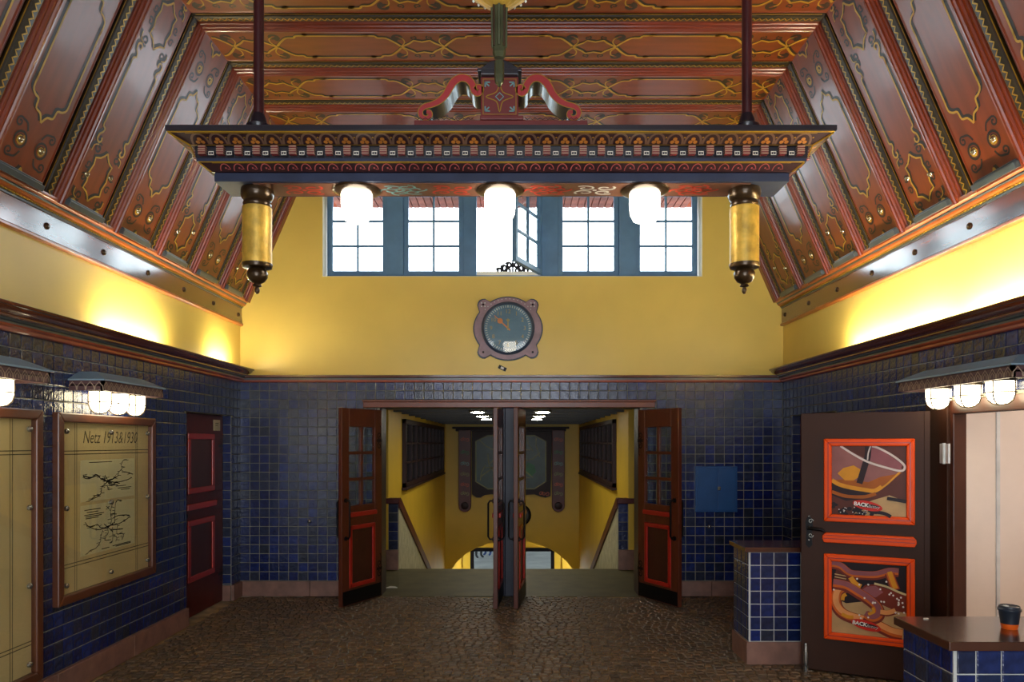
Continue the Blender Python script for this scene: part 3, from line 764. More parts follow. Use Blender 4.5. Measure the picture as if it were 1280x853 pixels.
# ---- lintel, post and swing doors of the opening
m = MB(); m.box(LX0, LX1, YB-.05, YB+.1, OZ, 2.09); m.box(LX0-.01, LX1+.01, YB-.06, YB, 2.09, 2.112)
m.build('trim_6', M['lintel_wood'], bevel=.006, kind='structure', label='red brown lintel board above the swing doors')
m = MB(); m.box(-.13,.035,YB-.03,YB+.10,0,OZ); m.box(-.155,.06,YB-.01,YB+.06,0,OZ); m.build('trim_7', M['post_blue'], bevel=.01, kind='structure', label='dark blue centre post between the swing doors')
for i,(x,l) in enumerate(((OX0,'poster wall'),(OX1-.02,'kiosk'))):
    m = MB(); m.box(x,x+.02,YB+.02,YB+.3,0,OZ); m.build('trim_%d'%(8+i), M['map_board'], bevel=.005, kind='structure', label='dark narrow door reveal on the %s side of the opening'%l)

def bow(mb, x, y, s, z0, z1, d):       # pull bar standing off a door face (s = side)
    mb.tube([(x,y,z0),(x,y+s*d*.7,z0),(x,y+s*d,z0+.025),(x,y+s*d,z1-.025),(x,y+s*d*.7,z1),(x,y,z1)], .0095, 8)
    for z in (z0,z1): mb.tube([(x,y,z),(x,y+s*.012,z)], .024, 10)
def swing_door(name, hinge, ang, sgn, label):
    # local x from hinge (sgn*x), y across thickness, z up
    w, hgt, t = .655, 1.985, .022
    r = empty(name, (hinge[0],hinge[1],.015), rz=ang, kind='structure', label=label)
    def bx(mb, a0,a1,z0,z1,d=t):
        q = sorted((sgn*a0,sgn*a1)); mb.box(q[0],q[1],-d,d,z0,z1)
    g0, g1 = 1.0, 1.80; s = .115
    m = MB(); bx(m,0,s,0,hgt); bx(m,w-s,w,0,hgt); bx(m,s,w-s,g1,hgt); bx(m,s,w-s,.80,g0); bx(m,s,w-s,0,.17)
    m.build('door_frame', M['door_brown'], r, local=True, bevel=.005)
    m = MB(); bx(m,s,w-s,.17,.80,.010); m.build('lower_panel', M['door_dark'], r, local=True)
    m = MB()
    for d in (-1,1):
        for a0,a1,z0,z1 in ((s,w-s,.17,.215),(s,w-s,.755,.80),(s,s+.045,.17,.80),(w-s-.045,w-s,.17,.80)):
            q = sorted((sgn*a0,sgn*a1)); yy = sorted((d*.010,d*.030)); m.box(q[0],q[1],yy[0],yy[1],z0,z1)
    m.build('red_moulding', M['door_red'], r, local=True, bevel=.008)
    m = MB()
    for d in (-1,1):
        q = sorted((sgn*(s-.01),sgn*(w-s+.01))); yy = sorted((d*t,d*(t+.022))); m.box(q[0],q[1],yy[0],yy[1],.885,.935)
    m.build('red_ledge', M['door_red'], r, local=True, bevel=.008)
    pw = (w-2*s)/2; ph = (g1-g0)/3
    m = MB(); bx(m, s+pw-.015, s+pw+.015, g0, g1, .016); m.build('glazing_bar', M['door_brown'], r, local=True)
    for j in (1,2):
        m = MB(); bx(m, s, w-s, g0+ph*j-.015, g0+ph*j+.015, .016); m.build('glazing_bar', M['door_brown'], r, local=True)
    for i in range(2):
        for j in range(3):
            m = MB(); bx(m, s+pw*i+.014, s+pw*(i+1)-.014, g0+ph*j+.014, g0+ph*(j+1)-.014, .003); m.build('pane', M['clear_glass'], r, local=True)
    m = MB()
    for d in (-1,1):
        q = sorted((sgn*.015,sgn*(w-.015))); yy = sorted((d*t,d*(t+.004))); m.box(q[0],q[1],yy[0],yy[1],.01,.15)
    m.build('kick_plate', M['iron'], r, local=True)
    for d in (-1,1):
        m = MB(); bow(m, sgn*(w-.055), d*t, d, .68, 1.06, .055); m.build('pull_handle', M['iron'], r, local=True, smooth=True)
    FD = {-1:Fr((0,-t,0),(1,0,0),(0,0,1),(0,-1,0)), 1:Fr((0,t,0),(1,0,0),(0,0,1),(0,1,0))}
    for z in (.30,1.66):
        m = MB(); m.tube([(0,0,z-.1),(0,0,z+.1)], .02, 8)
        for d in (-1,1):
            m.ribbon(FD[d], [(0,z),(sgn*.09,z)], .03, .003)
            for k in (-1,1):
                m.ribbon(FD[d], [(sgn*a,b) for a,b in scroll(.045,z+k*.055,.036,-k*1.57,1.1*k)], .013, .003)
                m.ribbon(FD[d], [(sgn*.015,z),(sgn*.02,z+k*.14),(sgn*.035,z+k*.16)], .012, .003)
        m.build('strap_hinge', M['iron'], r, local=True)
    return r
# hinge points and swing read off the photo; a free edge points into the hall
def dir_ang(dx, dy, sgn): return math.atan2(dy, dx) - (0 if sgn > 0 else pi)
swing_door('door_1', (-1.465,7.955), dir_ang(-.29,-.59,1), 1, 'open red brown swing door with glazed upper half hinged at the poster wall side of the opening')
swing_door('door_2', (-.165,7.955), dir_ang(-.045,-.65,1), 1, 'swing door seen edge on, hinged to the centre post on the poster wall side')
swing_door('door_3', (.075,7.955), dir_ang(-.085,-.65,-1), -1, 'swing door seen edge on, hinged to the centre post on the kiosk side')
swing_door('door_4', (1.315,7.955), dir_ang(.31,-.58,-1), -1, 'open red brown swing door with glazed upper half hinged beside the blue wall box')

# ---- panelled door in the recess of each side wall
def side_door(name, X, s, label, sign):
    F = Fr((X,0,0), (0,1,0), (0,0,1), (-s,0,0)); y0, y1, h = DL0+.01, DL1-.01, DLZ-.005
    r = empty(name, (X,(y0+y1)/2,0), kind='structure', label=label)
    m = MB(); m.box(y0,y1,0.01,h,-.04,0,F); m.build('door_leaf', M['wine_door'], r, bevel=.003)
    for z0,z1 in ((.34,.92),(1.17,1.74)):
        a, b = y0+.2, y1-.24
        m = MB(); m.box(a,b,z0,z1,0,.004,F); m.build('door_panel', M['wine_panel'], r)
        m = MB(); t = .055
        m.box(a,b,z0,z0+t,0,.018,F); m.box(a,b,z1-t,z1,0,.018,F); m.box(a,a+t,z0+t,z1-t,0,.018,F); m.box(b-t,b,z0+t,z1-t,0,.018,F)
        m.build('red_moulding', M['door_red'], r, bevel=.007)
    m = MB(); m.box(y0+.18,y1-.2,1.015,1.075,0,.022,F); m.build('red_ledge', M['door_red'], r, bevel=.008)
    m = MB(); m.lathe([(.012,0),(.012,.03),(.024,.04),(.02,.06),(.006,.066)], y0+.07, .98, 0, 12, F); m.build('door_knob', M['iron'], r, smooth=True)
    m = MB()
    for z in (.3,1.62):
        m.ribbon(F, [(y1-.01,z),(y1-.12,z)], .03, .003)
        for k in (-1,1): m.ribbon(F, scroll(y1-.06, z+k*.05, .034, -k*1.57, 1.1*k), .013, .003)
    m.build('strap_hinge', M['iron'], r)
    if sign:
        m = MB(); m.box(y1-.24,y1-.08,1.775,1.885,0,.004,F); sg = m.build('door_sign', M['sign_cream'], r)
        m = MB(); text_into(m, F, 'WC', .05, y1-.16, 1.84, .0045); m.rect(F, y1-.22,y1-.1,1.795,1.8,.0045); m.build('sign_print', M['ink'], sg)
    return r
side_door('door_5', XL-.085, -1, 'closed dark red panelled door in the poster wall recess', False)
side_door('door_6', XR+.085, 1, 'closed dark red panelled door in the kiosk wall recess', False)
dr = bpy.data.objects['door_5']; F = Fr((XL-.085,0,0),(0,1,0),(0,0,1),(1,0,0))
m = MB(); m.box(DL1-.25,DL1-.09,1.775,1.885,0,.004,F); sg = m.build('door_sign', M['sign_cream'], dr, label='small cream notice plate near the top')
m = MB(); m.ribbon(F,[(DL1-.21,1.85),(DL1-.13,1.85)],.008,.0046); m.ribbon(F,[(DL1-.21,1.83),(DL1-.15,1.83)],.008,.0046); m.build('sign_print', M['ink_soft'], sg)

# ================================================================== THINGS
# ---- hanging light beam
BX, BY = -.09, 4.58; HX, HY = 1.72, .14
beam = empty('hanging_light_beam', (BX,BY,3.215), label='long painted beam hung on two rods with three bright lamps', cat='light beam')
def stack(name, loops, mt, bev=0):
    m = MB(); n = len(loops); vs = []
    for d, z in loops: vs += [(BX-HX-d,BY-HY-d,z),(BX+HX+d,BY-HY-d,z),(BX+HX+d,BY+HY+d,z),(BX-HX-d,BY+HY+d,z)]
    fs = [(3,2,1,0), tuple(range(4*n-4,4*n))]
    for i in range(n-1):
        for k in range(4): fs.append((i*4+k, i*4+(k+1)%4, (i+1)*4+(k+1)%4, (i+1)*4+k))
    m.add(vs, fs); return m.build(name, M[mt], beam, bevel=bev)
stack('base_board', [(0,3.215),(0,3.267)], 'beam_blue', .004)
fz2 = stack('scale_frieze', [(.012,3.268),(.064,3.304)], 'beam_purple')
stack('gold_fillet', [(.066,3.304),(.069,3.309)], 'gold_paint')
stack('plain_band', [(.074,3.309),(.074,3.326)], 'beam_blue')
dent = stack('dentil_ground', [(.078,3.326),(.08,3.392)], 'beam_black')
fz1 = stack('arch_frieze', [(.10,3.392),(.186,3.43)], 'beam_purple')
stack('gold_fillet', [(.188,3.43),(.192,3.436)], 'gold_paint')
stack('top_slab', [(.197,3.436),(.20,3.442),(.20,3.468),(.15,3.49),(.03,3.52)], 'beam_black')
def faces(d0, z0, d1, z1):
    # sloping faces of the beam: front and both ends, frame (u along, v up the slope)
    out = []
    L = sqrt((d1-d0)**2+(z1-z0)**2); dv, dz = (d1-d0)/L, (z1-z0)/L
    out.append((Fr((BX,BY-HY-d0,z0),(1,0,0),(0,-dv,dz),(0,-dz,-dv)), HX+(d0+d1)/2-.05, L))
    out.append((Fr((BX-HX-d0,BY,z0),(0,-1,0),(-dv,0,dz),(-dz,0,-dv)), HY+(d0+d1)/2-.03, L))
    out.append((Fr((BX+HX+d0,BY,z0),(0,1,0),(dv,0,dz),(dz,0,-dv)), HY+(d0+d1)/2-.03, L))
    return out
PER = .106
A, T, G = MB(), MB(), MB()
for fr, hl, L in faces(.10,3.392,.186,3.43):
    n = int(2*hl/PER); 
    for i in range(n):
        u = (i-(n-1)/2)*PER
        A.ribbon(fr, [(u+.047*cos(a*pi/12), L*.08+(L*.84)*sin(a*pi/12)**.8) for a in range(13)], .013, .0015)
        for du, dv_ in ((-.014,.02),(.014,.02),(0,.042)): T.disc(fr, u+du, dv_+L*.05, .013, .002, 8)
        G.disc(fr, u+PER/2, L*.62, .006, .002, 6)
    G.ribbon(fr, [(-hl,L*.03),(hl,L*.03)], .005, .0018); G.ribbon(fr, [(-hl,L*.96),(hl,L*.96)], .004, .0018)
A.build('painted_arches', M['arch_brown'], fz1); T.build('painted_trefoils', M['trefoil'], fz1); G.build('painted_gold_lines', M['gold_paint'], fz1)
P, G = MB(), MB(); PS = .08
for fr, hl, L in faces(.012,3.268,.064,3.304):
    n = int(2*hl/PS)
    for i in range(n):
        u = (i-(n-1)/2)*PS
        P.ribbon(fr, [(u-.03,L*.1)]+[(u-.03*cos(a*pi/10)*1.0, L*.15+L*.72*sin(a*pi/10)) for a in range(1,9)]+[(u+.03,L*.32),(u+.012,L*.3)], .0055, .0012)
        P.disc(fr, u+.004, L*.42, .006, .0012, 6)
    G.ribbon(fr, [(-hl,L*.97),(hl,L*.97)], .004, .0015)
P.build('painted_scales', M['pink_line'], fz2); G.build('painted_gold_line', M['gold_paint'], fz2)
gm = MB()
for sx in (-1,1):
    for sy in (-1,1):
        Q = lambda d,z: (BX+sx*(HX+d), BY+sy*(HY+d), z)
        gm.tube([Q(.012,3.268),Q(.064,3.304)], .005, 6); gm.tube([Q(.10,3.392),Q(.186,3.43)], .006, 6); gm.tube([Q(.08,3.33),Q(.1,3.392)], .004, 6)
gm.build('gold_corner_line', M['gold_paint'], beam)
# modillions and dentils, one object each
mo = MB(); mo.box(-.02,.02,-.030,0,-.026,.027)
mo_m = mo.build('modillion', M['brick_red'], dent, local=True)
st_ = MB()
for z in (-.02,-.006,.006,.02): st_.box(-.0215,.0215,-.032,0,z-.0025,z+.0025)
st_m = st_.build('modillion_stripe', M['hood_line'], dent, local=True)
dn = MB(); dn.box(-.019,.019,-.024,0,-.013,.013); dn_m = dn.build('dentil', M['beam_black'], dent, local=True)
dw = MB(); dw.ribbon(Fr((0,-.0245,0),(1,0,0),(0,0,1),(0,-1,0)), [(-.014,-.009),(.014,-.009),(.014,.009),(-.014,.009)], .006, 0, closed=True); dw.disc(Fr((0,-.0245,0),(1,0,0),(0,0,1),(0,-1,0)),0,0,.003,0,6)
dw_m = dw.build('dentil_square', M['white_paint'], dent, local=True)
protos_ = {'modillion':mo_m,'modillion_stripe':st_m,'dentil':dn_m,'dentil_square':dw_m}
def put_piece(nm, x, y, z, rz, par):
    o = bpy.data.objects.new(nm, protos_[nm].data); C.objects.link(o); o.parent = par
    o.location = Vector((x,y,z))-wpos(par); o.rotation_euler = (0,0,rz); return o
for fr, hl, L in faces(.079,3.326,.0795,3.392):
    n = int(2*(hl+.02)/PER); rz = math.atan2(fr.U.y, fr.U.x)
    for i in range(n+1):
        u = (i-n/2)*PER
        p = fr(u,.036,0); put_piece('modillion', p.x,p.y,p.z, rz, dent); put_piece('modillion_stripe', p.x,p.y,p.z, rz, dent)
        if i < n:
            p = fr(u+PER/2,.018,0); put_piece('dentil', p.x,p.y,p.z, rz, dent); put_piece('dentil_square', p.x,p.y,p.z, rz, dent)
for o in list(protos_.values()): bpy.data.objects.remove(o)
# painted underside
F_U = Fr((BX,BY,3.215), (1,0,0), (0,1,0), (0,0,-1))
m = MB(); m.box(-1.5,1.5,-.115,.115,-.002,.004,F_U); us = m.build('underside_panel', M['beam_under'], beam)
for i,(x,mt) in enumerate(((-1.31,'red_paint'),(-.70,'teal_paint'),(-.40,'red_paint'),(.19,'red_paint'),(.48,'white_paint'),(1.09,'red_paint'))):
    m = MB(); x -= BX
    for q in range(4 if i%2 == 0 else 6):
        a = q*2*pi/(4 if i%2 == 0 else 6)+pi/4
        m.ribbon(F_U, [(x+1.9*s_,1.2*t_) for s_,t_ in scroll(.045*cos(a),.045*sin(a),.034,a,1.1)], .015, .0055)
    m.disc(F_U, x, 0, .014, .0055, 8)
    m.build('painted_rosette', M[mt], us)
for x in (446,625,806):
    x = (x-646)*BY/928; e_ = MB()
    e_.lathe([(.145,0),(.145,-.012),(.125,-.022),(.10,-.028)], x, BY, 3.212, 24); fl = e_.build('lamp_flange', M['bronze'], beam, smooth=True)
    e_ = MB(); e_.lathe([(.03,-.205),(.07,-.19),(.09,-.15),(.095,-.09),(.095,-.03),(.09,-.02)], x, BY, 3.212, 24); e_.build('glass_globe', M['globe'], beam, smooth=True)
for x in (321.5, 930.5):
    x = (x-646)*BY/928; e_ = MB()
    e_.lathe([(.075,-.115),(.082,-.105),(.085,-.09),(.078,-.075),(.09,-.06),(.098,-.04),(.1,-.02),(.095,0)], x, BY, 3.215, 24); pd = e_.build('pendant_collar', M['bronze'], beam, smooth=True)
    e_ = MB(); e_.lathe([(.088,-.46),(.088,-.115),(.08,-.11)], x, BY, 3.215, 28); e_.build('gilt_cylinder', M['gold_leaf'], beam, smooth=True)
    e_ = MB(); e_.lathe([(.006,-.645),(.014,-.635),(.016,-.62),(.01,-.605),(.028,-.598),(.024,-.588),(.02,-.583),(.045,-.57),(.062,-.545),(.064,-.52),(.055,-.497),(.045,-.49),(.088,-.485),(.092,-.475),(.092,-.46)], x, BY, 3.215, 24); e_.build('turned_finial', M['bronze'], beam, smooth=True)
for x in (323.5, 933.5):
    x = (x-646)*BY/928; e_ = MB()
    e_.tube([(x,BY,3.5),(x,BY,ZC-.03)], .031, 14); e_.build('suspension_rod', M['rod_paint'], beam, smooth=True)
    e_ = MB(); e_.lathe([(.085,0),(.085,.03),(.06,.05),(.072,.065),(.075,.085),(.05,.1),(.045,.13),(.033,.16)], x, BY, 3.52, 20); e_.build('rod_socket', M['beam_black'], beam, smooth=True)
    e_ = MB(); e_.lathe([(.03,-.06),(.08,-.04),(.1,-.01),(.1,.0)], x, BY, ZC-.03, 20); e_.build('ceiling_rose', M['beam_black'], beam, smooth=True)
# pedestal with scroll brackets
cx = (624-646)*4.47/928; cz = lambda y: 1.65+(554-y)*4.47/928; cu = lambda x: (x-646)*4.47/928
F_P = Fr((0,4.47,0), (1,0,0), (0,0,1), (0,-1,0))
e_ = MB(); e_.box(cu(518),cu(734),3.49,cz(152),-.2,.02,F_P); e_.box(cu(600),cu(654),cz(152),cz(147),-.2,.03,F_P); pb = e_.build('crest_base', M['pedestal_red'], beam, bevel=.004)
e_ = MB(); nz = 60
for (a,b,z) in ((519,592,150.3),(656,733,150.3)):
    q = int((b-a)/3.2); e_.ribbon(F_P, [(cu(a+i*(b-a)/q), cz(z+(1.1 if i%2 else -1.1))) for i in range(q+1)], .005, .021)
e_.build('painted_zigzag', M['dark_line'], pb)
e_ = MB(); e_.box(cu(601),cu(648),cz(147),cz(96),-.19,.0,F_P); blk = e_.build('crest_block', M['pedestal_red'], beam, bevel=.004)
e_ = MB()
for a,b,c,d in ((601,648,96,90),(597,652,92,88)): e_.box(cu(a),cu(b),cz(a and c),cz(d),-.22,.03,F_P)
pts = [(cu(600),cz(88)),(cu(649),cz(88)),(cu(636),cz(79)),(cu(630),cz(77)),(cu(618),cz(77)),(cu(612),cz(79))]
e_.prism(F_P, pts, -.2, .02); e_.build('crest_cap', M['beam_black'], beam, bevel=.004)
e_ = MB(); c0, z0 = 624.5, 121
e_.ribbon(F_P, [(cu(c0+s_),cz(z0+t_)) for s_,t_ in smooth_path([(0,-19),(4,-6),(17,0),(4,6),(0,19),(-4,6),(-17,0),(-4,-6),(0,-19)],4)], .006, .0015)
e_.ribbon(F_P, [(cu(c0+s_),cz(z0+t_)) for s_,t_ in ((-20.5,-22),(20.5,-22),(20.5,22),(-20.5,22))], .005, .0015, closed=True)
e_.build('painted_star', M['gold_paint'], blk)
e_ = MB(); e_.ribbon(F_P, [(cu(c0+s_),cz(z0+t_)) for s_,t_ in ((0,-5),(5,0),(0,5),(-5,0))], .007, .0018, closed=True)
for sx in (-1,1):
    for sy in (-1,1):
        for dx,dy in ((6,0),(0,6),(5,5)): e_.ribbon(F_P, [(cu(c0+sx*18),cz(z0+sy*18)),(cu(c0+sx*(18-dx)),cz(z0+sy*(18-dy)))], .008, .0018)
e_.build('painted_corner_leaves', M['teal_paint'], blk)
def bracket(sgn):
    ctr = [(20,118),(22,113),(18,109),(12,110),(10,116),(13,122),(20,124),(27,121),(32,112)]  # near volute then S down
    path = smooth_path([(30.5,112),(27,108.5),(23.5,110),(23.5,114),(27.5,117),(32,113.5),(34,106),(40,99),(49,97.5),(57,102),(62,109),(67,118),(75,126),(84,130.5),(93,133),(98.5,138),(98,145),(92,148),(87,145),(87.5,140.5),(91.5,140)],4)
    m = MB(); n = len(path); 
    xs = [(c0+sgn*(a), b) for a,b in path]
    def wid(i):
        t_ = i/n; return .026+.018*math.exp(-((t_-.42)/.25)**2)
    L_, R_ = [], []
    for i in range(n):
        a = xs[max(0,i-1)]; b = xs[min(n-1,i+1)]; dx, dy = cu(b[0])-cu(a[0]), cz(b[1])-cz(a[1]); l = sqrt(dx*dx+dy*dy) or 1
        w_ = wid(i)/2; u, v = cu(xs[i][0]), cz(xs[i][1])
        L_.append((u-dy/l*w_, v+dx/l*w_)); R_.append((u+dy/l*w_, v-dx/l*w_))
    vs = [F_P(*p,0) for p in L_]+[F_P(*p,0) for p in R_]+[F_P(*p,-.17) for p in L_]+[F_P(*p,-.17) for p in R_]
    fs = []; mi = []
    for i in range(n-1):
        fs += [(i,i+1,n+i+1,n+i),(2*n+i,3*n+i,3*n+i+1,2*n+i+1),(i,2*n+i,2*n+i+1,i+1),(n+i,n+i+1,3*n+i+1,3*n+i)]
    m.add(vs, fs); m.mi = [0,1,1,1]*(n-1)
    o = m.build('scroll_bracket', [M['scroll_red'],M['beam_black']], beam)
    g = MB(); g.ribbon(F_P, L_, .0045, .0015); g.ribbon(F_P, R_, .0045, .0015); g.build('painted_edge_line', M['gold_paint'], o)
bracket(-1); bracket(1)

# ---- chandelier whose pointed drop hangs into view in front of the beam
cY = 2.9; cX = (624-646)*cY/928; zz = lambda y: 1.65+(554-y)*cY/928
ch = empty('chandelier', (cX,cY,zz(108)), label='gilded chandelier with a long pointed patinated drop in front of the beam', cat='chandelier')
m = MB(); m.lathe([(.006,zz(108)-zz(108)),(.016,.012),(.02,.04),(.019,.095)], cX, cY, zz(108), 8); m.build('drop_tip', M['patina'], ch)
m = MB(); m.lathe([(.020,0),(.026,.02),(.027,.14),(.026,.30),(.03,.36)], cX, cY, zz(73), 8); m.build('drop_shaft', M['patina'], ch)
for k in range(8):
    a = k*pi/4; m = MB(); m.tube([(cX+.026*cos(a),cY+.026*sin(a),zz(60)),(cX+.03*cos(a),cY+.03*sin(a),zz(0)+.05)], .005, 6); m.build('shaft_rib', M['bronze' if k%2 else 'patina'], ch, smooth=True)
m = MB(); m.lathe([(.03,0),(.055,.015),(.11,.06),(.17,.12),(.21,.2),(.2,.2),(.15,.13),(.03,.06)], cX, cY, zz(10), 32, flute=.05); m.build('fluted_bowl', M['gold_leaf'], ch)
for k in range(24):
    a = 2*pi*k/24; m = MB(); m.lathe([(.002,-.006),(.006,0),(.002,.006)], cX+.12*cos(a), cY+.12*sin(a), zz(10)+.062, 6); m.build('glass_bead', M['white_metal'], ch, smooth=True)
m = MB(); m.tube([(cX,cY,zz(10)+.05),(cX,cY,ZC-.02)], .012, 8); m.build('stem', M['bronze'], ch, smooth=True)
# ---- wall lamps: slate-blue hood, painted band, three caged glass jars
def wall_lamp(fr, sgn, y0, y1, ys, xb, jr, label, hf=1.0):
    # fr: u along depth (sgn*y), v height, h out of the wall
    U = lambda y: sgn*y
    d = .235; ua, ub = sorted((U(y0),U(y1))); r = empty('wall_lamp', fr((ua+ub)/2,2.0,0), label=label, cat='wall lamp', group='hooded wall lamps')
    m = MB(); ze, zt = 2.075, 2.135; i_ = .11
    b = [fr(ua-.015,ze,0),fr(ub+.015,ze,0),fr(ub+.015,ze,d+.015),fr(ua-.015,ze,d+.015)]
    t = [fr(ua+i_,zt,0),fr(ub-i_,zt,0),fr(ub-i_,zt,d-.11),fr(ua+i_,zt,d-.11)]
    b2 = [p-Vector((0,0,.01)) for p in b]
    m.add(b2+b+t, [(3,2,1,0)]+[(k,(k+1)%4,(k+1)%4+4,k+4) for k in range(4)]+[(k+4,(k+1)%4+4,(k+1)%4+8,k+8) for k in range(4)]+[(8,9,10,11)])
    m.build('hood_roof', M['hood_blue'], r)
    m = MB(); m.box(ua,ub,2.0,2.065,d-.02,d,fr); m.box(ua,ua+.02,2.0,2.065,0,d,fr); m.box(ub-.02,ub,2.0,2.065,0,d,fr); m.box(ua,ub,2.03,2.04,0,d,fr)
    bd = m.build('hood_band', M['hood_band'], r)
    m = MB(); n = int((ub-ua)/.062); p = (ub-ua)/n
    F2 = Fr(fr(0,0,d), fr.U, fr.V, fr.N)
    for i in range(n):
        u = ua+(i+.5)*p
        m.ribbon(F2, [(u-p*.46,2.003),(u-p*.42,2.028),(u,2.058),(u+p*.42,2.028),(u+p*.46,2.003)], .006, .0012)
        m.ribbon(F2, [(u-p*.22,2.008),(u-p*.2,2.022),(u,2.038),(u+p*.2,2.022),(u+p*.22,2.008)], .005, .0012)
    F3 = Fr(fr(ua if sgn > 0 else ub,0,0), fr.N, fr.V, fr.U*(-1 if sgn > 0 else 1)); n = 4; p = d/n
    for i in range(n):
        u = (i+.5)*p; m.ribbon(F3, [(u-p*.46,2.003),(u-p*.42,2.028),(u,2.058),(u+p*.42,2.028),(u+p*.46,2.003)], .006, .0012)
    m.build('painted_zigzag', M['hood_line'], bd)
    for y in ys:
        c = fr(U(y),0,xb)
        k = MB(); k.lathe([(jr*1.08,0),(jr*1.12,.012),(jr*.9,.02),(jr*.9,.035)], c.x, c.y, 2.0, 18); ring = k.build('jar_ring', M['bronze'], r, smooth=True)
        k = MB(); k.lathe([(jr*.12,-jr*2.16*hf),(jr*.5,-jr*2.05*hf),(jr*.82,-jr*1.72*hf),(jr*.98,-jr*1.2*hf),(jr,-jr*.5),(jr,0),(jr*.95,.004)], c.x, c.y, 2.0, 20); k.build('glass_jar', M['jar'], r, smooth=True)
        k = MB()
        for q in range(4):
            a = q*pi/2+.5; R = jr*1.05
            k.tube([(c.x+R*f*cos(a),c.y+R*f*sin(a),2.0+g*jr*hf) for f,g in ((1,0),(1.02,-.6),(1.01,-1.25),(.86,-1.8),(.52,-2.14),(.02,-2.25))], .0042, 5)
        k.tube([(c.x+jr*1.05*cos(a*pi/9),c.y+jr*1.05*sin(a*pi/9),2.0-jr*1.05*hf) for a in range(18)], .0042, 5, closed=True)
        k.build('wire_cage', M['bronze'], r)
F_RY = Fr((XR,0,0), (0,1,0), (0,0,1), (-1,0,0))
wall_lamp(F_LEFT, 1, 4.93, 5.76, (5.112,5.348,5.584), .11, .066, 'hooded three jar wall lamp above the smaller framed poster with two maps')
wall_lamp(F_LEFT, 1, 3.46, 4.37, (3.63,3.88,4.12), .11, .066, 'hooded three jar wall lamp above the taller framed poster')
wall_lamp(F_RIGHT, -1, 3.95, 5.12, (4.86,4.54,4.233), .11, .074, 'hooded three jar wall lamp above the kiosk opening', .8)

